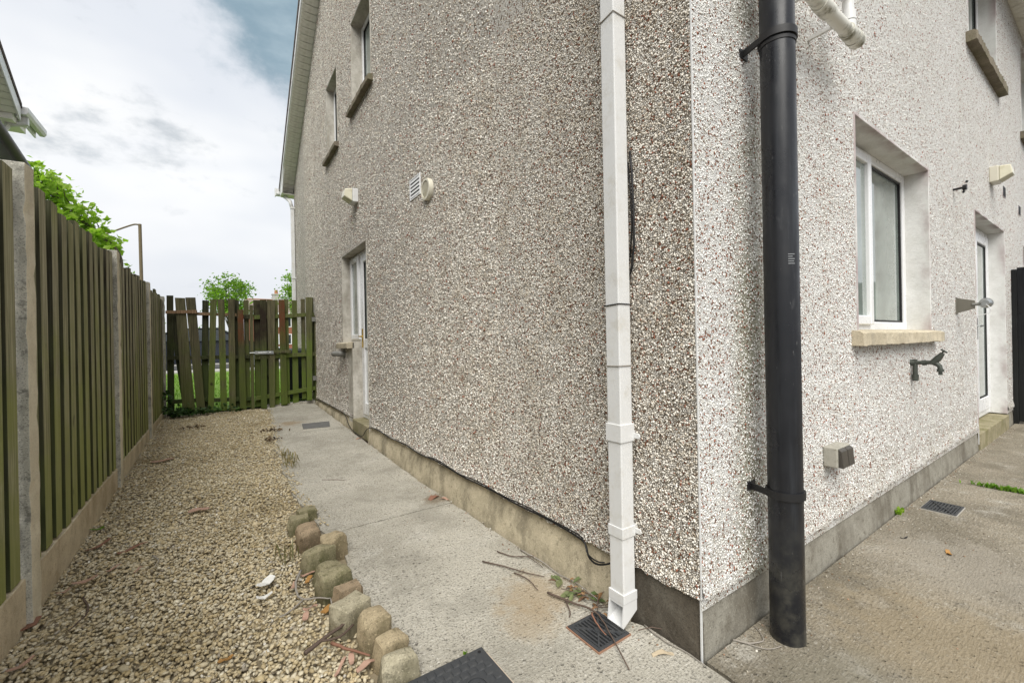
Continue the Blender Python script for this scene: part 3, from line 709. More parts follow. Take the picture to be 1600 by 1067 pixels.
frame4(TX, 3.94, 4.27, 1.13, 2.025, dep+.0, dep+.02, .014, 'gasket', BLACK_C, gd, .002)
pane(TX, 3.95, 4.26, 1.14, 2.015, dep+.012, gd)
hd = MB(); tb(hd, TX, 4.30, 4.328, dep-.022, dep-.011, 1.03, 1.25); hd.tube([TX(4.314, dep-.02, 1.16), TX(4.314, dep-.055, 1.16), TX(4.30, dep-.06, 1.16), TX(4.21, dep-.06, 1.155)], .009, 8); hd.build('handle', GOLD, gd)
mb = MB(); tb(mb, TX, 3.80, 4.41, -.02, dep+.06, .03, .195); mb.build('threshold', STEP_M, gd, bevel=.008)
frame4(TX, 4.412, 4.868, 1.10, 2.165, dep, dep+.07, .05, 'sidelight_frame', UPVC, gd)
frame4(TX, 4.445, 4.835, 1.13, 2.135, dep-.02, dep+.03, .06, 'sidelight_sash', UPVC, gd)
pane(TX, 4.50, 4.78, 1.185, 2.08, dep, gd)
sill(TX, 4.42, 5.0, 1.09, .065, .065, gd, SILL_M, .10)

# rear back door
rd = part('door', house, 'white glazed back door beyond the garden tap')
reveal(TY, 4.40, 5.95, .16, 2.20, .14, REND_W, rd)
MB().box(4.398, 4.406, -.006, .0, .05, .2).build('bead', UPVC_D, rd)
frame4(TY, 4.415, 5.935, .165, 2.185, .125, .195, .06, 'frame', UPVC, rd)
for (a, b) in ((4.47, 5.17), (5.18, 5.88)):
    lf = frame4(TY, a, b, .225, 2.13, .11, .17, .10, 'leaf', UPVC, rd, .008, .14)
    frame4(TY, a+.1, b-.1, .365, 2.03, .12, .14, .014, 'gasket', BLACK_C, lf, .002)
    pane(TY, a+.11, b-.11, .375, 2.02, .13, lf)
hd = MB(); hd.box(5.11, 5.14, .095, .112, 1.0, 1.22); hd.tube([(5.125, .1, 1.14), (5.125, .06, 1.14), (5.02, .055, 1.135)], .009, 8); hd.build('handle', STEEL, rd)
MB().box(4.41, 5.94, -.016, .19, -.04, .15).build('step', STEP_M, rd, bevel=.006)

# roof, verge and eaves
ZR = lambda y: ZW(y)+.10
mb = MB(); mb.prism([(-.24, YRD, ZR(YRD)+.14), (-.24, 9.15, ZR(9.15)+.02), (-.24, 9.15, ZR(9.15)+.12), (-.24, YRD, ZR(YRD)+.25)], (13, 0, 0))
rf = mb.build('roof', TILE, house)
SLr = (ZR(YRD)-5.12)/YRD
mb = MB(); mb.prism([(-.24, YRD+.001, ZR(YRD)+.14), (-.24, -.42, 5.12-.42*SLr+.14), (-.24, -.42, 5.12-.42*SLr+.24), (-.24, YRD+.001, ZR(YRD)+.25)], (13, 0, 0))
mb.build('roof', TILE, house)
mb = MB(); mb.prism([(-.23, YRD, ZR(YRD)-.03), (-.23, 9.05, ZR(9.05)-.06), (-.23, 9.05, ZR(9.05)+.05), (-.23, YRD, ZR(YRD)+.15)], (.018, 0, 0)); mb.build('bargeboard', UPVC, house, bevel=.003)
sf = part('soffit', house)
bl = .105
dv = Vector((0, 1, -SL)).normalized()
k = 0; yb = 4.4
m0 = None
while yb < 9.0:
    a = Vector((0, yb, ZR(yb)-.10+.006)); nrm = Vector((0, SL, 1)).normalized()
    if m0 is None:
        q = MB(); e = dv*(bl-.011); u = nrm*.012
        q.hexa([Vector((-.212, 0, 0)), Vector((.003, 0, 0)), Vector((.003, 0, 0))+e, Vector((-.212, 0, 0))+e], [Vector((-.212, 0, 0))+u, Vector((.003, 0, 0))+u, Vector((.003, 0, 0))+e+u, Vector((-.212, 0, 0))+e+u])
        m0 = bpy.data.meshes.new('board'); m0.from_pydata(q.v, [], q.f); m0.materials.append(UPVC_S)
    o = bpy.data.objects.new('board', m0); col.objects.link(o); o.parent = sf; o.location = a; yb += bl*dv.y
mb = MB(); mb.prism([(-.211, 4.2, ZR(4.2)-.06), (-.211, 9.0, ZR(9.0)-.06), (-.211, 9.0, ZR(9.0)-.045), (-.211, 4.2, ZR(4.2)-.045)], (.21, 0, 0)); mb.build('backing', UPVC_S, sf)
# front eaves: fascia, soffit box, gutter and its stop end
ze = ZR(9.0)-.10
MB().box(-.21, 12, YF, 9.04, ze-.03, ze-.015).build('eaves_soffit', UPVC_S, house)
mb = MB(); mb.prism([(-.225, 8.45, ZW(8.45)-.02), (-.225, 9.04, ZW(9.04)+.02), (-.225, 9.04, ze-.035), (-.225, 8.72, ze-.035)], (.02, 0, 0)); mb.build('box_end', UPVC, house, bevel=.003)
MB().box(-.21, 12, 9.04, 9.06, ze-.035, ze+.16).build('fascia', UPVC, house)
mb = MB(); pr = [(9.065, ze+.13), (9.065, ze+.03), (9.09, ze+.0), (9.15, ze+.0), (9.185, ze+.03), (9.185, ze+.14), (9.175, ze+.14), (9.175, ze+.035), (9.147, ze+.01), (9.093, ze+.01), (9.075, ze+.035), (9.075, ze+.13)]
mb.prism([(-.30, a, b) for a, b in pr], (12, 0, 0)); mb.prism([(-.305, 9.06, ze+.145), (-.305, 9.19, ze+.145), (-.305, 9.19, ze-.01), (-.305, 9.06, ze-.01)], (.012, 0, 0))
gt = mb.build('gutter', UPVC_D, house)
# rear eaves soffit with its grooves, and fascia
mb = MB()
x = -.2
while x < 12.6: mb.box(x, x+.094, -.36, .0, 5.005, 5.017); x += .1
mb.build('rear_soffit', UPVC_S, house, kind='stuff')
MB().box(-.2, 12.6, -.36, .0, 5.018, 5.03).build('rear_soffit_backing', UPVC_S, house)
MB().box(-.22, 12.6, -.38, -.361, 4.99, 5.20).build('rear_fascia', UPVC, house)
# front downpipe on the far corner
t_ = thing('downpipe', (-.045, 8.72, .1), 'white downpipe at the far front corner of the gable', 'downpipe')
mb = MB(); mb.box(-.075, -.012, 8.70, 8.765, .10, ze-.30); mb.build('pipe', UPVC_D, t_, bevel=.004)
mb = MB(); mb.tube([(-.045, 8.735, ze-.32), (-.08, 8.76, ze-.18), (-.14, 8.95, ze-.06), (-.15, 9.12, ze+.01)], .034, 8); mb.build('offset', UPVC_D, t_, smooth=True)
for z in (.9, 2.4, 3.8): MB().box(-.081, -.0, 8.69, 8.775, z, z+.03).build('bracket', UPVC_D, t_, bevel=.003)

# ------------------------------------------------------------ near downpipe on the gable
dp = thing('downpipe', (-.068, .278, 0), 'tall white square downpipe near the house corner, above the black gully grate', 'downpipe')
def sqpipe(mb, z0, z1, g=0.):
    return mb.box(-.100-g, -.035+g, .245-g, .310+g, z0, z1)
sqpipe(MB(), .70, 5.0).build('upper_pipe', UPVC_D, dp, bevel=.004)
sqpipe(MB(), .13, .705).build('lower_pipe', UPVC_D, dp, bevel=.004)
def clip(z0, z1, g):
    mb = sqpipe(MB(), z0, z1, g)
    mb.prism([(-.035, .245-g+.001, z0+.010), (-.035, .222-g, z0+.010), (-.035, .217-g, z0+.018), (-.035, .222-g, z0+.030), (-.035, .245-g+.001, z0+.030)], (.006, 0, 0))
    mb.box(-.035, .0, .26, .29, z0+.005, z0+.03)
    return mb
clip(.690, .756, .005).build('socket_bracket', UPVC_D, dp, bevel=.002)
clip(.336, .376, .0035).build('bracket', UPVC_D, dp, bevel=.002)
sqpipe(MB(), .100, .134, .005).build('shoe_collar', UPVC_D, dp, bevel=.002)
sh = MB()      # open shoe turned out towards the gully
for y0_, y1_ in ((.2415, .2455), (.3095, .3135)):
    sh.prism([(-.104, y0_, .102), (-.032, y0_, .102), (-.032, y0_, .060), (-.108, y0_, .014), (-.116, y0_, .022)], (0, y1_-y0_, 0))
sh.prism([(-.032, .2456, .102), (-.036, .2456, .102), (-.036, .2456, .064), (-.112, .2456, .019), (-.110, .2456, .0145), (-.032, .2456, .0605)], (0, .0638, 0))
sh.prism([(-.104, .2456, .102), (-.104, .2456, .090), (-.1005, .2456, .090), (-.1005, .2456, .102)], (0, .0638, 0))
sh.build('shoe', UPVC_D, dp)
for z, m_, tl in ((2.27, TWIG_P, .03), (1.20, BLACK_C, .012), (.972, TWIG_P, .003)):
    mb = MB(); g = .002
    mb.tube([(-.10-g, .31+g, z-tl*.3), (-.10-g, .245-g, z), (-.035+g, .245-g, z+tl*.0), (-.02, .25, z+tl*.3)], .0022, 6); mb.build('tie_wire', m_, dp)
# black cables on the gable
mb = MB(); mb.tube([(-.012, .253, 1.78), (-.014, .244, 1.70), (-.017, .236, 1.55), (-.014, .24, 1.42), (-.012, .256, 1.33), (-.010, .285, 1.28)], .0045, 6)
mb.tube([(-.010, .265, 1.74), (-.012, .252, 1.62), (-.011, .250, 1.5), (-.010, .262, 1.38)], .003, 6)
mb.build('cable_loop', BLACK_C, label='short black cable bulging out behind the near white downpipe', category='cable', smooth=True)
cab = [(-.02, .29, .235), (-.03, .34, .20), (-.04, .39, .168), (-.045, .44, .152), (-.04, .485, .162), (-.03, .515, .20), (-.018, .58, .205), (-.016, .75, .212), (-.016, .9, .210)]
for i in range(14): y = 1.05+i*.2; cab.append((-.017-.004*math.sin(i*2.1), y, .206+.006*math.sin(i*1.7)+(gz(y)*.1)))
cab += [(-.03, 3.80, .16), (-.045, 3.88, .09), (-.05, 4.0, .065), (-.05, 4.2, .075), (-.05, 4.36, .09), (-.045, 4.5, .12), (-.03, 4.7, .19), (-.02, 5.0, .21), (-.018, 6.0, .215), (-.02, 6.6, .22)]
def spline(P, k=4):
    P = [Vector(p) for p in P]; out = []
    for i in range(len(P)-1):
        a, b, c, d = P[max(i-1, 0)], P[i], P[i+1], P[min(i+2, len(P)-1)]
        for j in range(k):
            t = j/k; out.append(.5*((2*b)+(c-a)*t+(2*a-5*b+4*c-d)*t*t+(3*b-a-3*c+d)*t**3))
    return out+[P[-1]]
mb = MB(); mb.tube(spline(cab), .0042, 6); mb.tube([p+Vector((-.004, .002, .012+.004*math.sin(i*.6))) for i, p in enumerate(spline(cab))][8:60], .003, 6)
mb.build('cable', BLACK_C, smooth=True, label='long black cable running along the top of the gable plinth', category='cable')

# ------------------------------------------------------------ soil stack on the rear wall
SX, SY = .347, -.113
ss = thing('soil_pipe', (SX, SY, 0), 'thick black soil pipe standing clear of the rear wall', 'soil pipe')
def cyl(mb, x, y, z0, z1, r, n=40): return mb.tube([(x, y, z0), (x, y, z1)], r, n)
smooth_by_angle(cyl(MB(), SX, SY, .0, 5.3, .055).build('pipe', BLACK_P, ss))
smooth_by_angle(cyl(MB(), SX, SY, 2.34, 2.47, .0625).build('socket', BLACK_P, ss))
for z in (2.125, .515):
    mb = MB(); n = 40; r0, r1 = .0555, .062
    vs0 = []
    for k in range(n):
        a = 2*math.pi*k/n; c, s = math.cos(a), math.sin(a)
        vs0 += [(SX+r0*c, SY+r0*s, z-.013), (SX+r1*c, SY+r1*s, z-.013), (SX+r1*c, SY+r1*s, z+.013), (SX+r0*c, SY+r0*s, z+.013)]
    mb.add(vs0, [(k*4+j, k*4+(j+1) % 4, ((k+1) % n)*4+(j+1) % 4, ((k+1) % n)*4+j) for k in range(n) for j in range(4)])
    for dx in (-.068,): mb.hexa([(SX-.0615, SY, z-.011), (SX-.0545, SY, z-.011), (SX-.016, .0, z-.011), (SX-.026, .0, z-.011)], [(SX-.0615, SY, z+.011), (SX-.0545, SY, z+.011), (SX-.016, .0, z+.011), (SX-.026, .0, z+.011)])
    mb.box(SX-.042, SX+.012, -.005, .004, z-.016, z+.016)
    b = smooth_by_angle(mb.build('bracket', BLACK_C, ss), 35)
    if z > 2:
        mb = MB(); mb.tube([(SX, SY-.0, z-.03), (SX, SY, z-.018)], .0575, 40); smooth_by_angle(mb.build('collar', BLACK_C, ss))
# scuffed maker's sticker remains
mb = MB()
for k in range(5):
    z = 1.318+k*.008; a0 = -2.35; a1 = a0+.42-.05*k*(k % 2)
    q = [(SX+.0553*math.cos(a0+(a1-a0)*i/6), SY+.0553*math.sin(a0+(a1-a0)*i/6)) for i in range(7)]
    o = len(mb.v)
    for x, y in q: mb.v += [(x, y, z), (x, y, z+.003)]
    mb.f += [(o+2*i, o+2*i+2, o+2*i+3, o+2*i+1) for i in range(6)]
mb.build('sticker_remnant', m_plain('worn_sticker', (.22, .23, .24), .6), ss)
# waste pipes
wp = thing('waste_pipe', (.9, -.115, 2.36), 'mossy white waste pipes with branches, right of the black soil pipe top', 'waste pipe')
WY, WZ = -.12, 2.405
def hcyl(mb, x0, x1, r, y=WY, z=WZ, n=28): return mb.tube([(x0, y, z), (x1, y, z)], r, n)
smooth_by_angle(hcyl(MB(), SX+.05, 1.07, .0265).build('main_pipe', UPVC_M, wp))
for a, b, r in ((.70, .79, .0315), (.985, 1.06, .0315), (1.065, 1.085, .034), (1.088, 1.100, .0325), (1.103, 1.115, .033)): smooth_by_angle(hcyl(MB(), a, b, r).build('collar', UPVC_M, wp))
smooth_by_angle(MB().tube([(1.022, WY+.004, WZ+.02), (1.022, WY+.004, WZ+.40)], .0215, 24).build('branch_pipe', UPVC_D, wp))
for z0, z1, r in ((.02, .05, .027), (.055, .095, .0275), (.165, .26, .028)): smooth_by_angle(MB().tube([(1.022, WY+.004, WZ+z0), (1.022, WY+.004, WZ+z1)], r, 24).build('collar', UPVC_D, wp))
smooth_by_angle(MB().tube([(.745, WY+.004, WZ+.02), (.745, WY+.004, WZ+.10), (.757, WY+.004, WZ+.145), (.80, WY+.004, WZ+.165), (.93, WY+.004, WZ+.175), (1.022, WY+.006, WZ+.18)], .0215, 20).build('branch_pipe', UPVC_M, wp))
smooth_by_angle(MB().tube([(.745, WY+.004, WZ+.028), (.745, WY+.004, WZ+.07)], .027, 24).build('collar', UPVC_D, wp))
for x in (.6, .9): MB().box(x, x+.012, WY, 0, WZ-.008, WZ+.008).build('clip', UPVC_D, wp)

# ------------------------------------------------------------ fittings on the walls
def bulkhead(name, T, u, z, label, s=1.0, mat=IVORY):
    t = thing(name, T(u, 0, z), label, 'wall light', 'bulkhead lights')
    mb = MB(); tb(mb, T, u-.075*s, u+.075*s, -.055*s, .0, z-.065*s, z+.065*s); mb.build('base', mat, t, bevel=.008)
    mb = MB(); a = [T(u-.07*s, -.056*s, z-.06*s), T(u+.07*s, -.056*s, z-.06*s), T(u+.07*s, -.056*s, z+.06*s), T(u-.07*s, -.056*s, z+.06*s)]
    b = [T(u-.056*s, -.130*s, z-.018*s), T(u+.056*s, -.130*s, z-.018*s), T(u+.06*s, -.120*s, z+.054*s), T(u-.06*s, -.120*s, z+.054*s)]
    mb.hexa(a, b); mb.build('diffuser', m_plain('light_diffuser', (.70, .67, .52), .25, .1, 0, .5, (.45, .40, .22), .5, 20), t, bevel=.008); return t
bulkhead('wall_light', TX, 4.13, 2.72, 'cream box wall light on the gable, above the side door', 1.15, UPVC_D)
bulkhead('wall_light', TY, 5.22, 2.66, 'cream box wall light on the rear wall, above the back door', 1.2)
lv = thing('louvre_vent', TX(2.40, 0, 2.305), 'square white louvre vent in the gable', 'vent')
fr = MB(); frame4(TX, 2.292, 2.505, 2.222, 2.388, -.008, .02, .010, 'frame', UPVC, lv, .002)
mb = MB(); tb(mb, TX, 2.30, 2.497, -.001, .02, 2.23, 2.38); mb.build('backing', GULLY, lv)
for k in range(5):
    z = 2.236+k*.0295; mb = MB(); mb.hexa([TX(2.302, -.007, z), TX(2.495, -.007, z), TX(2.495, -.002, z+.004), TX(2.302, -.002, z+.004)], [TX(2.302, -.007, z+.017), TX(2.495, -.007, z+.017), TX(2.495, -.002, z+.019), TX(2.302, -.002, z+.019)]); mb.build('slat', UPVC, lv)
rv = thing('round_vent', TX(2.135, 0, 2.225), 'round cream mesh vent beside the louvre vent', 'vent')
def disc_ring(c, T, r0, r1, d0, d1, n=32):
    mb = MB(); u, z = c
    for k in range(n):
        a = 2*math.pi*k/n; cc, s = math.cos(a), math.sin(a)
        for r, d in ((r0, d1+.004), (r0, d0), (r1*.97, d0), (r1, d0+.006), (r1, d1)): mb.v.append(T(u+r*cc, d, z+r*s))
    mb.f = [(k*5+j, k*5+j+1, ((k+1) % n)*5+j+1, ((k+1) % n)*5+j) for k in range(n) for j in range(4)]
    return mb
smooth_by_angle(disc_ring((2.135, 2.205), TX, .062, .080, -.034, .0).build('rim', IVORY, rv))
mb = MB(); n = 24; mb.prism([TX(2.135+.064*math.cos(6.2832*k/n), -.020, 2.205+.064*math.sin(6.2832*k/n)) for k in range(n)], (.006, 0, 0)); mb.build('backing', m_plain('vent_shadow', (.10, .085, .06), .8), rv)
mb = MB()
for k in range(-6, 7):
    hh = math.sqrt(max(0, .063**2-(k*.0098)**2))
    for ang in (1, -1):
        a = Vector((k*.0098, -hh)); b = Vector((k*.0098, hh)); q = R(32*ang)
        rt = lambda v: (v.x*math.cos(q)-v.y*math.sin(q), v.x*math.sin(q)+v.y*math.cos(q))
        (ax, ay), (bx_, by_) = rt(a), rt(b)
        if hh > .01: mb.tube([TX(2.135+ax, -.027-.001*ang, 2.205+ay), TX(2.135+bx_, -.027-.001*ang, 2.205+by_)], .0021, 4)
mb.build('mesh', IVORY, rv)
op = thing('overflow_pipe', TX(4.86, 0, .95), 'grey overflow pipe stub in the gable, left of the side door', 'pipe')
smooth_by_angle(MB().tube([TX(4.80, 0, .955), TX(4.80, -.012, .955)], .055, 24).build('flange', GREYP, op))
smooth_by_angle(MB().tube([TX(4.80, -.01, .955), TX(4.80, -.06, .955), TX(4.84, -.09, .955), TX(4.95, -.10, .95)], .034, 16).build('elbow', GREYP, op))
for x, z, lb in ((5.98, 2.635, 'small slotted air brick nearest the wall light on the rear wall'), (7.08, 2.60, 'small slotted air brick farthest along the rear wall')):
    ab = thing('air_brick', (x, 0, z), lb, 'vent', 'air bricks in the rear wall')
    MB().box(x-.11, x+.11, -.004, .01, z-.055, z+.075).build('plate', REND_W, ab, bevel=.002)
    for k in range(5): MB().box(x-.08, x+.08, -.008, .0, z-.045+k*.022, z-.031+k*.022).build('slot', GULLY, ab)
# socket box
sb = thing('socket_box', (1.06, 0, .47), 'weathered grey double socket box low on the rear wall', 'socket box')
MB().box(.985, 1.140, -.058, .0, .468, .560).build('body', m_plain('weathered_box', (.40, .385, .33), .7, .2, 0, .3, (.16, .15, .11), .6, 40, .4), sb, bevel=.006)
for a, b in ((.994, 1.058), (1.066, 1.131)): MB().hexa([(a, -.078, .470), (b, -.078, .470), (b, -.057, .470), (a, -.057, .470)], [(a, -.072, .545), (b, -.072, .545), (b, -.057, .556), (a, -.057, .556)]).build('flap', BROWNP, sb, bevel=.003)
# garden tap
tp = thing('garden_tap', (2.37, 0, .84), 'tarnished brass garden tap below the ground floor rear window sill', 'tap')
TXX, TZ = 2.37, .885
mb = MB(); mb.tube([(TXX, .0, TZ), (TXX, -.022, TZ)], [.022, .018], 12); mb.tube([(TXX, -.02, TZ), (TXX, -.115, TZ+.006)], .0125, 10); mb.tube([(TXX, -.055, TZ), (TXX, -.075, TZ+.003)], .017, 8); smooth_by_angle(mb.build('body', BRASS_T, tp))
mb = MB(); mb.tube([(TXX, -.10, TZ-.005), (TXX, -.128, TZ+.03), (TXX, -.15, TZ+.062)], [.018, .019, .011], 10); smooth_by_angle(mb.build('bonnet', BRASS_T, tp))
mb = MB(); mb.tube([(TXX-.03, -.150, TZ+.085), (TXX, -.156, TZ+.076), (TXX+.03, -.162, TZ+.067)], .0055, 6); mb.tube([(TXX, -.14, TZ+.05), (TXX, -.156, TZ+.078)], .005, 6); mb.build('handle', BRASS_T, tp)
mb = MB(); mb.tube([(TXX, -.118, TZ), (TXX, -.135, TZ-.018), (TXX, -.138, TZ-.04)], [.014, .013, .013], 10); mb.tube([(TXX, -.138, TZ-.036), (TXX, -.138, TZ-.052)], .017, 10); mb.tube([(TXX, -.138, TZ-.05), (TXX, -.138, TZ-.072)], .010, 10); smooth_by_angle(mb.build('spout', BRASS_T, tp))
mb = MB(); mb.tube([(TXX, -.022, TZ+.022), (TXX, -.022, TZ-.075)], .013, 10); mb.tube([(TXX, -.022, TZ-.075), (TXX, -.022, TZ-.115)], [.018, .016], 8); smooth_by_angle(mb.build('feed_pipe', BRASS_T, tp))
# line bracket with pulley
lb = thing('line_bracket', (3.64, 0, 1.29), 'grey metal bracket with round pulley and white cord by the back door', 'bracket')
mb = MB(); mb.prism([(3.638, .0, 1.355), (3.638, -.105, 1.325), (3.638, -.105, 1.262), (3.638, .0, 1.228)], (.006, 0, 0)); mb.box(3.615, 3.665, -.004, .003, 1.222, 1.36); mb.build('plate', m_plain('grey_bracket', (.17, .16, .13), .6, .15), lb)
mb = MB(); mb.tube([(3.641, -.09, 1.295), (3.641, -.155, 1.295)], .012, 8); mb.build('arm', GREYP, lb)
mb = MB(); mb.tube([(3.60, -.165, 1.30), (3.625, -.165, 1.30), (3.633, -.165, 1.30)], [.022, .034, .036], 20); mb.tube([(3.634, -.165, 1.30), (3.655, -.165, 1.30)], [.040, .038], 20); smooth_by_angle(mb.build('pulley', STEEL, lb))
mb = MB(); mb.tube(spline([(3.60, -.17, 1.29), (3.61, -.185, 1.265), (3.62, -.19, 1.235), (3.62, -.165, 1.215), (3.625, -.13, 1.205), (3.63, -.10, 1.20)]), .0035, 6); mb.build('cord', UPVC, lb)
hk = thing('wall_hook', (3.6, 0, 2.225), 'small black hook on the rear wall, below and left of the wall light', 'hook')
mb = MB(); mb.tube([(3.6, 0, 2.225), (3.6, -.055, 2.225)], .009, 8); mb.build('shank', BLACK_C, hk)
mb = MB(); mb.tube([(3.6, -.055, 2.225), (3.6, -.078, 2.225)], .022, 12); mb.tube([(3.6, -.075, 2.26), (3.6, -.08, 2.275)], .008, 6); mb.tube([(3.6, -.065, 2.20), (3.6, -.055, 2.185)], .008, 6); mb.build('eye', BLACK_C, hk)

# ------------------------------------------------------------ gully grates, manhole, drain plate
def grate(x0, x1, y0, y1, label, trim, along='y', z=0.004):
    t = thing('gully_grate', ((x0+x1)/2, (y0+y1)/2, 0), label, 'drain grate')
    W_ = .012
    mb = MB(); mb.box(x0, x0+W_, y0, y1, -.02, z+.006).box(x1-W_, x1, y0, y1, -.02, z+.006).box(x0+W_, x1-W_, y0, y0+W_, -.02, z+.0055).box(x0+W_, x1-W_, y1-W_, y1, -.02, z+.0055); mb.build('frame', BLACK_I, t, bevel=.002)
    e = .0035; mb = MB(); mb.box(x0-e, x0, y0-e, y1+e, 0, z+.002).box(x1, x1+e, y0-e, y1+e, 0, z+.002).box(x0, x1, y0-e, y0, 0, z+.0018).box(x0, x1, y1, y1+e, 0, z+.0018); mb.build('rim', trim, t)
    MB().box(x0+.01, x1-.01, y0+.01, y1-.01, -.02, .0025).build('pit', GULLY, t)
    nb = 9; 
    for k in range(nb):
        f = (k+.5)/nb
        if along == 'y': xx = x0+W_+(x1-x0-2*W_)*f; b = MB().box(xx-.0035, xx+.0035, y0+W_, y1-W_, 0, z+.004)
        else: yy = y0+W_+(y1-y0-2*W_)*f; b = MB().box(x0+W_, x1-W_, yy-.0035, yy+.0035, 0, z+.004)
        b.build('bar', BLACK_I, t)
    cx, cy = (x0+x1)/2, (y0+y1)/2; hx, hy = (x1-x0)/2-W_, (y1-y0)/2-W_
    for dx, dy in ((1, 1), (1, -1), (-1, 1), (-1, -1)):
        MB().tube([(cx+dx*.012, cy+dy*.012, z+.003), (cx+dx*hx*.97, cy+dy*hy*.97, z+.003)], .0045, 4).build('diagonal_bar', BLACK_I, t)
    MB().tube([(cx, cy, 0), (cx, cy, z+.0065)], .014, 12).build('boss', BLACK_I, t)
grate(-.255, -.098, .222, .382, 'black gully grate under the white downpipe shoe', COPPER, 'y')
grate(2.215, 2.430, -.222, -.068, 'black gully grate in the yard beneath the ground floor rear window', m_plain('pale_rim', (.42, .40, .36), .7), 'x')
mh = thing('manhole_cover', (-.795, .255, 0), 'black plastic manhole cover with square treads beside the edging stones', 'manhole cover')
mx0, mx1, my0, my1 = -1.02, -.568, .03, .478
MB().box(mx0, mx1, my0, my1, -.03, .010).build('plate', BLACK_I, mh, bevel=.004)
MB().box(mx1, mx1+.004, my0, my1-.03, -.01, .006).build('rim', m_plain('pale_rim_line', (.50, .42, .33), .7), mh)
tm = None; sp = .0295
nn = int((mx1-mx0-.03)/sp)
badge = (mx1-.20, mx1-.055, my1-.30, my1-.10)
for i in range(nn):
    for j in range(nn):
        cx = mx1-.026-i*sp-(.015 if j % 2 else 0); cy = my1-.026-j*sp
        if i == 0 and j == 0: continue
        if cx-.012 < mx0+.01 or cy-.012 < my0+.01: continue
        if mx1-.155 < cx < mx1-.045 and my1-.31 < cy < my1-.105: continue
        if tm is None:
            q = MB(); s_ = .0115; q.hexa([(-s_, -s_, 0), (s_, -s_, 0), (s_, s_, 0), (-s_, s_, 0)], [(-s_*.85, -s_*.85, .0035), (s_*.85, -s_*.85, .0035), (s_*.85, s_*.85, .0035), (-s_*.85, s_*.85, .0035)])
            tm = bpy.data.meshes.new('tread'); tm.from_pydata(q.v, [], q.f); tm.materials.append(BLACK_I)
        o = bpy.data.objects.new('tread', tm); col.objects.link(o); o.parent = mh; o.location = Vector((cx, cy, .010))-WORLD[mh.name]
bx, by = mx1-.10, my1-.205
mb = MB(); n = 12; ring = []
for r_ in (.036, .030):
    L_ = []
    for k in range(n+1): a = math.pi*k/n; L_.append((bx+r_*math.cos(a), by+.062+r_*math.sin(a)))
    for k in range(n+1): a = math.pi+math.pi*k/n; L_.append((bx+r_*math.cos(a), by-.062+r_*math.sin(a)))
    ring.append(L_)
nr = len(ring[0])
for z, L_ in ((.010, ring[0]), (.0145, ring[0]), (.0145, ring[1]), (.010, ring[1])):
    for x, y in L_: mb.v.append((x, y, z))
mb.f = [(l*nr+k, l*nr+(k+1) % nr, (l+1)*nr+(k+1) % nr, (l+1)*nr+k) for l in range(3) for k in range(nr)]
mb.build('badge', BLACK_I, mh)
cu = bpy.data.curves.new('letters', 'FONT'); cu.body = 'WA'; cu.size = .046; cu.extrude = .0014; cu.align_x = 'LEFT'
to = bpy.data.objects.new('letters_tmp', cu); col.objects.link(to); bpy.context.view_layer.update()
me = bpy.data.meshes.new_from_object(to.evaluated_get(bpy.context.evaluated_depsgraph_get())); bpy.data.objects.remove(to)
me.transform(Matrix.Translation(Vector((bx-.017, by+.075, .0118))-WORLD[mh.name]) @ Matrix.Rotation(R(-90), 4, 'Z')); me.materials.clear(); me.materials.append(BLACK_I)
o = bpy.data.objects.new('lettering', me); col.objects.link(o); o.parent = mh
mb = MB(); mb.tube([(mx1-.02, my1-.02, .0095), (mx1-.02, my1-.02, .0108)], .006, 14); mb.build('bolt_hole', GULLY, mh)
zc = gz(4.95)
mb = MB(); mb.hexa([(-.49, 4.80, zc-.03), (-.20, 4.76, zc-.03), (-.14, 5.10, zc-.02), (-.46, 5.12, zc-.02)], [(-.49, 4.80, gz(4.8)+.006), (-.20, 4.76, gz(4.76)+.006), (-.14, 5.10, gz(5.1)+.006), (-.46, 5.12, gz(5.12)+.006)])
mb.build('drain_plate', m_plain('slate_plate', (.155, .155, .15), .7, .2, bs=.3), label='dark grey drain plate set in the far path by the side door', category='drain plate')

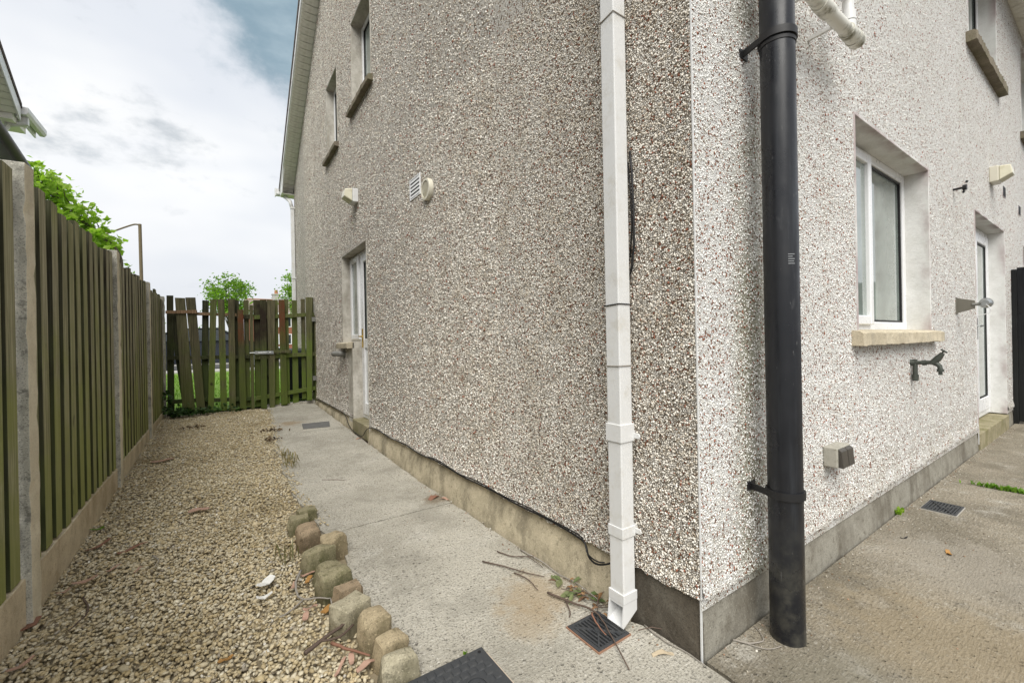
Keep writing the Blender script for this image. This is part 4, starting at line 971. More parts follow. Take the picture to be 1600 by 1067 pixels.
# ------------------------------------------------------------ edging stones
def sett(cx, cy, wx, wy, h, rz, mat, label, seed, tilt=(0, 0)):
    wx *= .86; wy *= .88; h *= .90
    r_ = random.Random(seed); bm = bmesh.new(); P = []
    for sx in (-1, 1):
        for sy in (-1, 1):
            for sz in (-1, 1):
                k = r_.uniform(.74, 1.0) if sz > 0 else r_.uniform(.9, 1.05)
                P.append(Vector((sx*.5*k*r_.uniform(.86, 1.06), sy*.5*k*r_.uniform(.86, 1.06), sz*.5*r_.uniform(.80, 1.04))))
    for k in range(7):
        a = [r_.uniform(-.36, .36) for _ in range(3)]; ax = r_.randrange(3); a[ax] = r_.choice((-1, 1))*r_.uniform(.50, .57); P.append(Vector(a))
    for p in P: bm.verts.new((p.x*wx, p.y*wy, p.z*h))
    bmesh.ops.convex_hull(bm, input=bm.verts[:])
    bmesh.ops.delete(bm, geom=[v for v in bm.verts if not v.link_faces], context='VERTS')
    es = [e for e in bm.edges if len(e.link_faces) == 2 and e.calc_face_angle(0) > .22]
    bmesh.ops.bevel(bm, geom=es, offset=.007, segments=2, affect='EDGES', profile=.5, clamp_overlap=True)
    bmesh.ops.triangulate(bm, faces=bm.faces[:]); bmesh.ops.subdivide_edges(bm, edges=[e for e in bm.edges if e.calc_length() > .02], cuts=1)
    bmesh.ops.triangulate(bm, faces=bm.faces[:])
    ph = [r_.uniform(0, 6) for _ in range(6)]
    for v in bm.verts:
        p = v.co; n_ = .0028*math.sin(p.x*95+ph[0])*math.sin(p.y*80+ph[1])+.0022*math.sin(p.z*120+p.x*60+ph[2])+r_.gauss(0, .0006)
        v.co = p+p.normalized()*n_
    me = bpy.data.meshes.new('edging_stone'); bm.to_mesh(me); bm.free()
    me.transform(Matrix.Rotation(rz, 4, 'Z') @ Matrix.Rotation(tilt[0], 4, 'X') @ Matrix.Rotation(tilt[1], 4, 'Y'))
    me.materials.append(mat); o = bpy.data.objects.new('edging_stone', me); col.objects.link(o); smooth_by_angle(o, 26)
    o.location = (cx, cy, h/2-.037)
    o['label'] = label; o['category'] = 'stone'; o['group'] = 'rounded edging stones'
S4 = [SETT, SETT2, SETT3, SETT4]
for a in [(-.875, 2.10, .14, .10, .105, .1, 1, 'olive edging stone at the far end of the row'),
          (-.935, 1.955, .135, .10, .12, -.1, 1, 'pale-topped edging stone, second from the far end of the row'),
          (-.915, 1.835, .13, .075, .11, .1, 2, 'low narrow edging stone, third from the far end of the row'),
          (-.93, 1.665, .125, .12, .155, .15, 2, 'tall brown edging stone left of the one out of line'),
          (-.838, 1.515, .135, .115, .155, .05, 0, 'tan edging stone standing out of line on the path side'),
          (-.925, 1.415, .165, .10, .145, .3, 1, 'long grey-green edging stone just before the one out of line'),
          (-.905, 1.27, .135, .10, .125, .15, 1, 'low mossy edging stone between two bigger green ones'),
          (-.915, 1.135, .155, .12, .155, .12, 1, 'big mossy block edging stone with a flat top'),
          (-.885, 1.025, .125, .095, .13, .2, 2, 'tan edging stone behind the wide grey tilted one'),
          (-.905, .885, .145, .12, .150, .45, 3, 'wide grey tilted edging stone touching the pale forked twig'),
          (-.865, .735, .125, .12, .165, .05, 0, 'tall tan edging stone with an orange stain'),
          (-.842, .625, .125, .085, .125, .2, 0, 'tan edging stone, second from the manhole cover'),
          (-.842, .532, .145, .085, .12, -.05, 3, 'nearest edging stone, touching the manhole cover')]:
    sett(*a[:6], S4[a[6]], a[7], int(a[1]*1000), (rnd.uniform(-.12, .12), rnd.uniform(-.12, .12)))

# ------------------------------------------------------------ left boundary fence
FX = -1.92
fence = thing('fence', (FX-.05, 3.4, 0), 'long weathered green slat fence with concrete posts along the gravel', 'fence')
def post(y0, zt, zb=-.1, w_=.10, d=.10):
    mb = MB(); n = 16; o = 0; q = random.Random(int(y0*100))
    P = [(FX, y0), (FX, y0+w_), (FX-d, y0+w_), (FX-d, y0)]; n = 40
    for i in range(n+1):
        z = zb+(zt-zb)*i/n
        for (x, y) in P: mb.v.append((x+q.gauss(0, .0007)-(.006*q.random() if q.random() < .08 else 0), y+q.gauss(0, .0007)+(.006*q.random() if q.random() < .08 else 0), z+(q.gauss(0, .004) if i == n else 0)))
    mb.f = [(i*4+k, i*4+(k+1) % 4, (i+1)*4+(k+1) % 4, (i+1)*4+k) for i in range(n) for k in range(4)]+[(0, 3, 2, 1), tuple(range(n*4, n*4+4))]
    mb.build('concrete_post', CONC_PF, fence, bevel=.003, side=CONC_POST)
PY = [-.20, 1.615, 3.455, 5.25, 6.77]
for i, y in enumerate(PY): post(y, [1.80, 1.80, 1.80, 1.79, 1.78][i], gz(y)-.1)
GBX = FX-.020
for i in range(4):
    y0, y1 = PY[i]+.098, PY[i+1]+.002
    mb = MB(); n = 12
    for k in range(n+1):
        y = y0+(y1-y0)*k/n; q = rnd.gauss(0, .0015)
        for x, z in ((GBX+q, gz(y)-.06), (GBX+q+.001, .185+.004*math.sin(y*5)+i*.002), (GBX-.045, .19), (GBX-.045, gz(y)-.06)): mb.v.append((x, y, z))
    mb.f = [(k*4+j, k*4+(j+1) % 4, (k+1)*4+(j+1) % 4, (k+1)*4+j) for k in range(n) for j in range(4)]+[(0, 3, 2, 1), tuple(range(n*4, n*4+4))]
    mb.build('gravel_board', CONC_GB, fence, bevel=.004)
    ns = 12 if i < 3 else 11; sp = (y1-y0)/ns
    for k in range(ns):
        yc = y0+sp*(k+.5)+rnd.uniform(-.006, .006); wd = (.088+rnd.uniform(-.008, .008)) if i < 3 else sp*.86
        zt = 1.755+rnd.gauss(0, .022); th = .024; xf = GBX-.005+rnd.gauss(0, .002); ln = rnd.gauss(0, .006); zb = .188+rnd.uniform(0, .01)
        lt = rnd.uniform(-.012, .012)
        mb = MB(); mb.hexa([(xf-th, yc-wd/2, zb), (xf, yc-wd/2, zb), (xf+rnd.gauss(0, .001), yc+wd/2, zb), (xf-th, yc+wd/2, zb)],
                           [(xf-th+lt*.3, yc-wd/2+ln, zt), (xf+lt*.3, yc-wd/2+ln, zt), (xf+lt*.3, yc+wd/2+ln, zt+rnd.gauss(0, .004)), (xf-th+lt*.3, yc+wd/2+ln, zt)])
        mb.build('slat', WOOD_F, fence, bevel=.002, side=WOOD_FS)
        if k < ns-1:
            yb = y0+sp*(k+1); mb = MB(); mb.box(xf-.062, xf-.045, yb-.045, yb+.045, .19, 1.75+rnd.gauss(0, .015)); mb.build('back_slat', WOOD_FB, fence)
    for z in (.38, 1.0, 1.62): MB().box(GBX-.05, GBX-.028, y0, y1, z-.035, z+.035).build('rail', WOOD_FB, fence)

# ------------------------------------------------------------ side gate and fixed section
GYF, GYB = 6.70, 6.775
def board(t, b, lay, mat):
    xt0, xt1, zt, xb0, xb1, zb = b; y = GYF if lay == 'f' else GYB; th = .02; y += rnd.gauss(0, .003)
    mb = MB(); j = rnd.gauss(0, .006)
    mb.hexa([(xb0, y, zb+rnd.gauss(0, .01)), (xb1, y, zb+rnd.gauss(0, .01)), (xb1, y+th, zb), (xb0, y+th, zb)], [(xt0, y, zt), (xt1, y, zt+j), (xt1, y+th, zt+j), (xt0, y+th, zt)])
    mb.build('board', mat, t, bevel=.003)
fs = thing('fence_section', (-1.4, 6.74, gz(6.74)), 'broken leaning mossy boards of the fixed section left of the gate', 'fence')
for b, l, m_ in [((-1.893, -1.818, 1.795, -1.905, -1.828, .15), 'b', WOOD_GD), ((-1.875, -1.79, 1.56, -1.73, -1.65, .16), 'b', WOOD_GD),
    ((-1.797, -1.685, 1.76, -1.735, -1.592, .15), 'f', WOOD_GM), ((-1.682, -1.567, 1.768, -1.572, -1.477, .165), 'f', WOOD_GM),
    ((-1.491, -1.414, 1.745, -1.53, -1.44, .17), 'b', WOOD_GD), ((-1.398, -1.319, 1.752, -1.446, -1.376, .17), 'f', WOOD_G),
    ((-1.307, -1.227, 1.757, -1.297, -1.217, .145), 'f', WOOD_G), ((-1.183, -1.101, 1.768, -1.192, -1.111, .135), 'f', WOOD_GM),
    ((-1.10, -1.045, 1.77, -1.11, -1.05, .16), 'b', WOOD_GD), ((-1.071, -.995, 1.614, -1.061, -.977, .14), 'f', WOOD_GR),
    ((-.99, -.922, 1.764, -.977, -.917, .152), 'b', WOOD_G)]: board(fs, b, l, m_)
mb = MB(); mb.hexa([(-1.90, 6.725, .90), (-.90, 6.725, .885), (-.90, 6.77, .885), (-1.90, 6.77, .90)], [(-1.90, 6.725, .955), (-.90, 6.725, .935), (-.90, 6.77, .935), (-1.90, 6.77, .955)]); mb.build('rail', WOOD_GD, fs, bevel=.003)
mb = MB(); mb.box(-1.90, -1.45, 6.725, 6.77, .29, .345); mb.build('rail', WOOD_GD, fs, bevel=.003)
mb = MB(); mb.hexa([(-1.45, 6.725, .275), (-.90, 6.725, .25), (-.90, 6.77, .25), (-1.45, 6.77, .275)], [(-1.45, 6.725, .33), (-.90, 6.725, .305), (-.90, 6.77, .305), (-1.45, 6.77, .33)]); mb.build('rail', WOOD_GD, fs, bevel=.003)
mb = MB(); mb.hexa([(-1.90, 6.675, 1.535), (-1.55, 6.675, 1.545), (-1.55, 6.72, 1.55), (-1.90, 6.72, 1.54)], [(-1.90, 6.675, 1.575), (-1.56, 6.675, 1.595), (-1.55, 6.72, 1.595), (-1.90, 6.72, 1.575)]); mb.build('split_rail', WOOD_BR, fs, bevel=.003)
mb = MB(); mb.hexa([(-1.60, 6.722, 1.525), (-1.08, 6.722, 1.515), (-1.08, 6.77, 1.515), (-1.60, 6.77, 1.525)], [(-1.58, 6.722, 1.565), (-1.08, 6.722, 1.56), (-1.08, 6.77, 1.56), (-1.58, 6.77, 1.565)]); mb.build('split_rail', WOOD_BR, fs, bevel=.003)
mb = MB(); mb.box(-1.08, -.90, 6.725, 6.77, 1.48, 1.54); mb.build('rail', WOOD_GD, fs, bevel=.003)
gt_ = thing('garden_gate', (-.45, 6.74, gz(6.74)), 'mossy wooden side gate with a steel bolt and charred top', 'gate')
for b, l, m_ in [((-.862, -.77, 1.77, -.86, -.785, .15), 'b', WOOD_GK), ((-.779, -.691, 1.774, -.788, -.709, .112), 'f', WOOD_GK),
    ((-.735, -.66, 1.76, -.72, -.65, .17), 'b', WOOD_GD), ((-.686, -.575, 1.782, -.674, -.602, .112), 'f', WOOD_GM), ((-.585, -.53, 1.785, -.60, -.53, .15), 'b', WOOD_G),
    ((-.529, -.447, 1.787, -.52, -.428, .135), 'f', WOOD_GR), ((-.447, -.387, 1.796, -.45, -.385, .16), 'b', WOOD_G), ((-.335, -.259, 1.79, -.344, -.259, .14), 'b', WOOD_G),
    ((-.205, -.144, 1.816, -.21, -.15, .2), 'b', WOOD_G), ((-.143, -.045, 1.837, -.152, -.074, .178), 'f', WOOD_G), ((-.045, -.018, 1.84, -.05, -.018, .2), 'b', WOOD_GD)]: board(gt_, b, l, m_)
for (za, zb_) in ((1.505, 1.565), (.90, .925), (.275, .37)):
    mb = MB(); mb.hexa([(-.86, 6.725, za-.03), (-.02, 6.725, zb_-.03), (-.02, 6.77, zb_-.03), (-.86, 6.77, za-.03)], [(-.86, 6.725, za+.03), (-.02, 6.725, zb_+.03), (-.02, 6.77, zb_+.03), (-.86, 6.77, za+.03)]); mb.build('rail', WOOD_G, gt_, bevel=.003)
MB().box(-.61, -.37, 6.672, 6.698, .955, 1.0).build('rail_block', WOOD_G, gt_, bevel=.003)
MB().box(-.915, -.87, 6.71, 6.77, .12, 1.69).build('strike_post', WOOD_GM, fs, bevel=.003)
bo = part('bolt', gt_); MB().box(-.86, -.606, 6.687, 6.697, .945, .992).build('plate', STEEL, bo)
mb = MB(); mb.tube([(-.925, 6.680, .968), (-.65, 6.680, .968)], .009, 8); mb.build('rod', STEEL, bo)
mb = MB(); mb.box(-.855, -.825, 6.667, 6.69, .945, .992).box(-.70, -.67, 6.667, 6.69, .945, .992); mb.build('guide', STEEL, bo, bevel=.002)
for z in (1.45, .5): MB().box(-.06, .0, 6.69, 6.70, z, z+.07).build('hinge', GREYP, gt_)
MB().box(-.02, .0, 6.72, 6.78, .14, 1.55).build('hinge_post', WOOD_GM, gt_, bevel=.002)
mb = MB(); mb.hexa([(-.70, 6.80, .05), (.0, 6.76, .05), (.0, 6.90, .05), (-.70, 6.92, .05)], [(-.70, 6.80, .150), (.0, 6.76, .165), (.0, 6.90, .165), (-.70, 6.92, .150)]); mb.build('kerb', CONC_P, kind='structure', bevel=.005)
# wheelie bin behind the gate
bn = thing('wheelie_bin', (-.22, 7.3, gz(7.3)), 'dark wheelie bin half hidden behind the gate', 'bin')
zb = gz(7.3)
mb = MB(); mb.hexa([(-.37, 7.12, zb+.04), (-.07, 7.12, zb+.04), (-.07, 7.5, zb+.04), (-.37, 7.5, zb+.04)], [(-.43, 7.05, zb+.80), (-.02, 7.05, zb+.80), (-.02, 7.57, zb+.80), (-.43, 7.57, zb+.80)]); mb.build('body', BINM, bn, bevel=.02)
mb = MB(); mb.hexa([(-.45, 7.02, zb+.805), (.0, 7.02, zb+.805), (.0, 7.6, zb+.805), (-.45, 7.6, zb+.805)], [(-.42, 7.06, zb+.845), (-.03, 7.06, zb+.845), (-.03, 7.58, zb+.88), (-.42, 7.58, zb+.88)]); mb.build('lid', BINM, bn, bevel=.01)
for x in (-.42, -.06): mb = MB(); mb.tube([(x, 7.52, zb+.09), (x+.04, 7.52, zb+.09)], .09, 16); mb.build('wheel', RUBBER, bn)
# ------------------------------------------------------------ black boundary fence on the right
bf = thing('boundary_fence', (6.4, -.9, 0), 'black stained board fence standing off the rear wall by the back door', 'fence')
for k in range(14):
    y = -.045-.14*k; MB().box(6.37+rnd.gauss(0, .002), 6.39, y-.136, y, .03, 1.82+rnd.gauss(0, .006)).build('board', WOOD_K, bf, bevel=.003)
MB().box(6.36, 6.42, -.042, -.002, .0, 1.80).build('post', WOOD_K, bf, bevel=.003)
for z in (.3, 1.5): MB().box(6.391, 6.43, -2.0, -.045, z, z+.07).build('rail', WOOD_K, bf)

# ------------------------------------------------------------ neighbour's house beyond the fence
NX = -3.87
nb = thing('house', (NX, 5, 0), 'neighbouring white house whose eaves show above the left fence', 'house')
wall_panel('gable_wall', PEB_N, nb, 'x', (0.2, 8.55), [], 0, 8.0, [((0, 8.25, 4.40), Vector((0, SL, 1))), ((0, .2, 5.02), Vector((0, -SL*1.15, 1)))], thick=.2, off=NX, side=-1)
MB().box(-10, NX-.2, 8.35, 8.54, 0, 4.2).build('front_wall', PEB_R, nb)
MB().box(-10, NX-.2, .2, .4, 0, 5.0).build('rear_wall', PEB_R, nb)
n1 = NX+.27
ZN = lambda y: 4.58+SL*(8.25-y)
YN = 3.66
mb = MB(); mb.prism([(n1, YN, ZN(YN)+.02), (n1, 8.27, ZN(8.27)-.0), (n1, 8.27, ZN(8.27)+.07), (n1, YN, ZN(YN)+.11)], (-7, 0, 0)); mb.build('roof', TILE, nb)
mb = MB(); mb.prism([(n1, YN+.001, ZN(YN)+.02), (n1, -.2, 5.2), (n1, -.2, 5.28), (n1, YN+.001, ZN(YN)+.11)], (-7, 0, 0)); mb.build('roof', TILE, nb)
mb = MB(); mb.prism([(n1-.01, YN, ZN(YN)-.20), (n1-.01, 8.25, ZN(8.25)-.20), (n1-.01, 8.25, ZN(8.25)), (n1-.01, YN, ZN(YN)+.02)], (-.018, 0, 0)); mb.build('bargeboard', UPVC, nb, bevel=.003)
ns_ = part('soffit', nb)
yb = 6.0
m1 = None
while yb < 8.15:
    if m1 is None:
        q = MB(); e = dv*(bl-.011); u = Vector((0, SL, 1)).normalized()*.012
        q.hexa([Vector((0, 0, 0)), Vector((.24, 0, 0)), Vector((.24, 0, 0))+e, e], [u, Vector((.24, 0, 0))+u, Vector((.24, 0, 0))+e+u, e+u])
        m1 = bpy.data.meshes.new('board'); m1.from_pydata(q.v, [], q.f); m1.materials.append(UPVC_S)
    o = bpy.data.objects.new('board', m1); col.objects.link(o); o.parent = ns_; o.location = Vector((NX-.002, yb, ZN(yb)-.185))-WORLD[nb.name]; yb += bl*dv.y
mb = MB(); mb.prism([(NX-.001, 5.8, ZN(5.8)-.16), (NX-.001, 8.2, ZN(8.2)-.16), (NX-.001, 8.2, ZN(8.2)-.14), (NX-.001, 5.8, ZN(5.8)-.14)], (.25, 0, 0)); mb.build('soffit_backing', UPVC_S, nb)
MB().box(NX-.3, n1-.08, 8.2, 8.72, 4.36, 4.50).build('box_end', UPVC_S, nb, bevel=.004)
mb = MB(); mb.prism([(n1-.05, 8.27, 4.60), (n1-.05, 8.27, 4.53), (n1-.02, 8.27, 4.49), (n1+.035, 8.27, 4.49), (n1+.06, 8.27, 4.53), (n1+.06, 8.27, 4.60)], (0, .82, 0)); mb.build('gutter', UPVC_D, nb, bevel=.003)
MB().box(n1-.07, n1-.052, 8.27, 9.05, 4.44, 4.62).build('fascia', UPVC, nb)
MB().box(NX-.3, n1-.07, 8.27, 9.05, 4.62, 4.66).build('return_roof', TILE, nb)
mb = MB(); mb.box(n1-.04, n1+.03, 8.36, 8.43, 4.38, 4.495); mb.tube([(n1-.005, 8.395, 4.40), (NX+.10, 8.38, 4.34), (NX+.05, 8.36, 4.22), (NX+.05, 8.36, 0)], .04, 10); mb.build('downpipe', UPVC_D, nb)
# lean-to roof edge above the fence
lt_ = thing('lean_to', (-3.2, 6.4, 0), 'grey sheet lean-to roof with a dark gutter just above the near fence post', 'lean-to')
def zl(y): return 3.02-.205*(y-5.77)
mb = MB(); mb.hexa([(-3.85, 3.4, zl(3.4)+.20), (-3.0, 3.4, zl(3.4)), (-3.0, 5.85, zl(5.85)), (-3.85, 5.85, zl(5.85)+.20)], [(-3.85, 3.4, zl(3.4)+.24), (-3.0, 3.4, zl(3.4)+.03), (-3.0, 5.85, zl(5.85)+.03), (-3.85, 5.85, zl(5.85)+.24)]); mb.build('roof_sheet', m_plain('roof_sheet_grey', (.35, .36, .37), .5), lt_)
mb = MB(); mb.tube([(-2.96, 3.4, zl(3.4)-.02), (-2.96, 5.85, zl(5.85)-.02)], .046, 12); smooth_by_angle(mb.build('gutter', m_plain('gutter_grey', (.13, .135, .13), .4), lt_))
MB().box(-3.2, -3.02, 3.5, 5.8, 0, 2.8).build('side_wall', REND_G, lt_)

# ------------------------------------------------------------ trees
def leaves_mb(P, D, size, aspect=.6, seed=1):
    r_ = np.random.RandomState(seed); n = len(P); mb = MB()
    a = r_.normal(size=(n, 3)); a[:, 2] *= .6; a += D; a /= np.linalg.norm(a, axis=1)[:, None]
    b = r_.normal(size=(n, 3)); b -= (b*a).sum(1)[:, None]*a; b /= np.linalg.norm(b, axis=1)[:, None]
    c = np.cross(a, b); s = size*r_.uniform(.6, 1.25, n)[:, None]
    p0 = P-a*s*.5; p2 = P+a*s*.5; p1 = P+b*s*aspect*.5+c*s*.08; p3 = P-b*s*aspect*.5+c*s*.08
    V = np.stack([p0, p1, p2, p3], 1).reshape(-1, 3)
    mb.v = [tuple(v) for v in V]; mb.f = [(4*i, 4*i+1, 4*i+2) for i in range(n)]+[(4*i, 4*i+2, 4*i+3) for i in range(n)]
    return mb
def tree(x, y, zg, h, rx, rz, label, leaf, seed, nclump=70, per=46, size=.13, spread=.28, lean=(0, 0)):
    r_ = random.Random(seed); t = thing('tree', (x, y, zg), label, 'tree')
    tr = MB(); top = Vector((x+lean[0], y, zg+h*.72)); base = Vector((x, y, zg))
    tr.tube(spline([base, base+(top-base)*.35+Vector((.05, 0, 0)), base+(top-base)*.7, top], 5), [max(.012, .07*h/5*(1-i/15*.85)) for i in range(16)], 8)
    cz = zg+h-rz; P = []
    for k in range(nclump):
        while True:
            u = Vector((r_.uniform(-1, 1), r_.uniform(-1, 1), r_.uniform(-1, 1)))
            if .25 < u.length < 1: break
        u = u*(.55+.45*r_.random())/max(.6, u.length**.3)
        c = Vector((x+lean[0]+u.x*rx, y+u.y*rx, cz+u.z*rz))
        st = base+(top-base)*r_.uniform(.45, .98)
        mid = (st+c)/2+Vector((0, 0, -.08))
        tr.tube([st, mid, c], [.018, .011, .005], 5)
        for q in range(per):
            g = Vector((r_.gauss(0, spread), r_.gauss(0, spread), r_.gauss(0, spread*.45))); P.append(tuple(c+g))
    tr.build('trunk', BARK, t, smooth=True)
    leaves_mb(np.array(P), np.array([0, 0, -.25]), size, .62, seed).build('crown', leaf, t)
tree(-.82, 27.5, .38, 4.75, 1.45, 1.35, 'small round-headed green tree behind the left boards of the gate', LEAF_B, 5, 74, 48, .15, .22)
tree(3.35, 29, .38, 5.9, 1.6, 1.9, 'green tree showing between the gate and the far house corner', LEAF_B, 9, 95, 52, .16, .26)
# wind-blown tree beyond the fence
wt = thing('tree', (-2.75, 11.2, gz(11.2)), 'wind-blown bright green tree leaning above the left fence', 'tree')
mb = MB(); mb.tube(spline([(-2.75, 11.2, .2), (-2.80, 11.2, 1.6), (-2.95, 11.2, 2.5), (-2.98, 11.2, 3.0), (-3.2, 11.2, 3.35), (-3.7, 11.2, 3.8), (-4.15, 11.2, 4.3)], 5), [.05*(1-i/34) for i in range(31)], 8)
P = []; r_ = random.Random(3)
spine = spline([(-4.18, 11.2, 4.42), (-4.02, 11.2, 4.20), (-3.75, 11.2, 3.92), (-3.45, 11.2, 3.60), (-3.2, 11.2, 3.38), (-3.02, 11.2, 3.22)], 6)
for k in range(84):
    f = r_.random(); s = spine[int(f*(len(spine)-1))]; wv = .15+.20*math.sin(math.pi*min(1, f*1.15+.05))
    c = s+Vector((r_.uniform(-.22, .10), r_.uniform(-.45, .45), r_.uniform(-1.5*wv, 1.0*wv)))
    if c.x > -2.95: c.x = -2.95
    mb.tube([spine[min(len(spine)-1, int(f*(len(spine)-1))+3)], (s+c)/2, c], [.012, .008, .004], 5)
    for q in range(13): P.append(tuple(c+Vector((r_.gauss(0, .095), r_.gauss(0, .1), r_.gauss(0, .06)))))
mb.build('trunk', BARK, wt, smooth=True)
leaves_mb(np.array(P), np.array([-.9, 0, -.5]), .15, .62, 4).build('crown', LEAF_A, wt)
P = [(-3.0+r_.gauss(0, .07), 11.9+r_.gauss(0, .1), 3.0+r_.gauss(0, .10)-.25) for k in range(60)]
sm = thing('shrub', (-2.98, 12.0, gz(12)), 'few green leaves peeping above the fence by the second post', 'shrub')
mb = MB(); mb.tube([(-2.98, 12.0, .3), (-2.98, 12, 1.6), (-3.0, 11.95, 2.85)], [.03, .02, .008], 6); mb.build('stem', BARK, sm)
leaves_mb(np.array(P), np.array([-.3, 0, -.4]), .12, .6, 6).build('foliage', LEAF_A, sm)
# lamp post
lp = thing('lamp_post', (-3.63, 20, .29), 'thin brown lamp post with curved arm beyond the fence', 'lamp post')
mb = MB(); mb.tube([(-3.60, 20, .29), (-3.64, 20, 5.66)], [.062, .05], 10); smooth_by_angle(mb.build('post', LAMPP, lp))
mb = MB(); mb.tube(spline([(-3.64, 20, 5.62), (-3.78, 20, 5.63), (-4.0, 20, 5.52), (-4.4, 20, 5.28), (-4.85, 20, 5.02), (-5.3, 20, 4.88)]), [.028]*21, 6); mb.build('arm', LAMPP, lp)
mb = MB(); mb.tube([(-5.25, 20, 4.89), (-5.65, 20, 4.78)], [.05, .09], 8); mb.build('lantern', LAMPP, lp)
# ------------------------------------------------------------ cars
def car(x, y, z, paint, label, flip=1):
    t = thing('car', (x, y, z), label, 'car')
    pf = [(-2.1, .30), (-2.12, .62), (-2.0, .88), (-1.55, .95), (-.95, 1.36), (.25, 1.40), (.98, .98), (1.75, .86), (2.08, .66), (2.12, .32), (1.7, .26), (-1.7, .26)]
    mb = MB()
    def sect(yy, inset):
        for (a, b) in pf:
            k = inset*(1 if b > .9 else .25); mb.v.append((x+flip*(a*(1-.02*(inset > 0))), y+yy*(1-k), z+b))
    n = len(pf)
    for yy, ins in ((-.86, .20), (-.80, .05), (0, 0), (.80, .05), (.86, .20)): sect(yy, ins)
    mb.f = [(i*n+k, i*n+(k+1) % n, (i+1)*n+(k+1) % n, (i+1)*n+k) for i in range(4) for k in range(n)]+[tuple(range(n)), tuple(range(4*n, 5*n))]
    smooth_by_angle(mb.build('body', paint, t, bevel=.03), 35)
    for s in (-1, 1):
        for q in ([(-1.40, .97), (-.92, 1.31), (-.38, 1.335), (-.38, .97)], [(-.32, .97), (-.32, 1.335), (.22, 1.335), (.80, .99)]):
            mb = MB(); mb.prism([(x+flip*a, y+s*(.842-.30*(b-.97)), z+b) for a, b in q], (0, s*.012, 0)); mb.build('side_window', GLASS_D, t)
        for a in (-1.3, 1.32):
            mb = MB(); mb.tube([(x+flip*a, y+s*.70, z+.31), (x+flip*a, y+s*.875, z+.31)], .31, 24); wh = mb.build('wheel', RUBBER, t)
            mb = MB(); mb.tube([(x+flip*a, y+s*.86, z+.31), (x+flip*a, y+s*.882, z+.31)], .20, 16); mb.build('rim', STEEL, wh)
        mb = MB(); mb.box(min(x+flip*2.0, x+flip*2.11), max(x+flip*2.0, x+flip*2.11), y+s*.55-.15, y+s*.55+.15, z+.62, z+.75); mb.build('headlight', UPVC, t, bevel=.02)
    mb = MB(); mb.prism([(x+flip*.30, y-.60, z+1.385), (x+flip*.95, y-.70, z+1.01), (x+flip*.95, y+.70, z+1.01), (x+flip*.30, y+.60, z+1.385)], (flip*.012, 0, .018)); mb.build('windscreen', GLASS, t)
    return t
car(-1.55, 17.0, .29, CARP, 'dark parked car seen through the gaps left of the gate')
car(3.4, 19.2, .29, CARR, 'red parked car mostly hidden behind the gate')
# ------------------------------------------------------------ terrace across the road
def terrace(x0, x1, y, label, seed):
    t = thing('terrace_house', ((x0+x1)/2, y, .38), label, 'house')
    MB().box(x0, x1, y, y+7, .3, 4.6).build('wall', BRICK, t)
    mb = MB(); mb.prism([(x0-.2, y-.35, 4.6), (x0-.2, y+3.5, 6.4), (x0-.2, y+7.35, 4.6)], (x1-x0+.4, 0, 0)); mb.build('roof', m_plain('far_roof', (.25, .20, .17), .85, .2), t)
    MB().box(x0-.2, x1+.2, y-.40, y-.36, 4.45, 4.65).build('fascia', UPVC, t)
    MB().box(x0-.2, x1+.2, y+3.42, y+3.58, 6.38, 6.48).build('ridge', m_plain('ridge_tile', (.35, .18, .11), .85), t)
    k = 0; xx = x0+.7
    while xx < x1-1.5:
        for zz in (1.2, 3.1):
            f = part('window', t)
            if zz < 2 and k % 3 == 2: MB().box(xx, xx+.95, y-.03, y+.05, .4, 2.45).build('door_leaf', UPVC, f); continue
            MB().box(xx, xx+1.3, y-.04, y+.05, zz, zz+1.15).build('frame', UPVC, f); MB().box(xx+.08, xx+.61, y-.05, y-.03, zz+.08, zz+1.07).build('pane', GLASS_D, f); MB().box(xx+.69, xx+1.22, y-.05, y-.03, zz+.08, zz+1.07).build('pane', GLASS_D, f)
        xx += 2.1; k += 1
    return t
tB = terrace(1.35, 19, 52.5, 'far brick terrace with a chimney showing over the gate', 2)
mb = MB(); mb.box(3.95, 4.75, 55.6, 56.4, 5.8, 6.95).box(3.88, 4.82, 55.55, 56.45, 6.95, 7.08); mb.build('chimney', m_plain('chimney_render', (.42, .41, .39), .9), tB)
mb = MB(); mb.tube([(4.35, 56, 7.08), (4.35, 56, 7.55)], [.2, .17], 10); mb.build('chimney_pot', m_plain('pot_clay', (.36, .17, .09), .9), tB)
for i, (x, y, h_, lb_) in enumerate([(-6.5, 40, 3.6, 'low hedge tree across the road, left'), (-2.6, 42, 2.6, 'low bushy tree across the road behind the parked car')]):
    tree(x, y, .38, h_, 1.8, h_*.45, lb_, LEAF_B, 20+i, 40, 34, .2, .35)

# ------------------------------------------------------------ litter: twigs, chips, leaves, weeds
def stick(P, r0, mat, label, name='twig', extra=()):
    mb = MB(); S = spline(P, 4); n = len(S)
    mb.tube([p+Vector((rnd.gauss(0, .0012), rnd.gauss(0, .0012), 0)) for p in S], [r0*(1-.6*i/n) for i in range(n)], 6)
    for e in extra: mb.tube(spline(e, 3), r0*.55, 5)
    return mb.build(name, mat, smooth=True, label=label, category='twig')
z0 = .008
stick([(-.27, .98, z0), (-.20, .84, z0+.004), (-.155, .76, z0), (-.118, .69, z0+.004)], .0036, TWIG, 'long thin twig lying across the path left of the leaf pile')
stick([(-.16, 1.02, z0), (-.125, .93, z0), (-.075, .87, z0+.006), (-.068, .76, z0)], .003, TWIG, 'thin twig on the path close to the buff plinth', extra=[[(-.10, .90, z0), (-.06, .86, z0+.01), (-.05, .83, z0)]])
stick([(-.205, .80, z0), (-.19, .73, z0+.003), (-.20, .63, z0)], .0032, TWIG, 'short bent twig on the path nearest the orange stain')
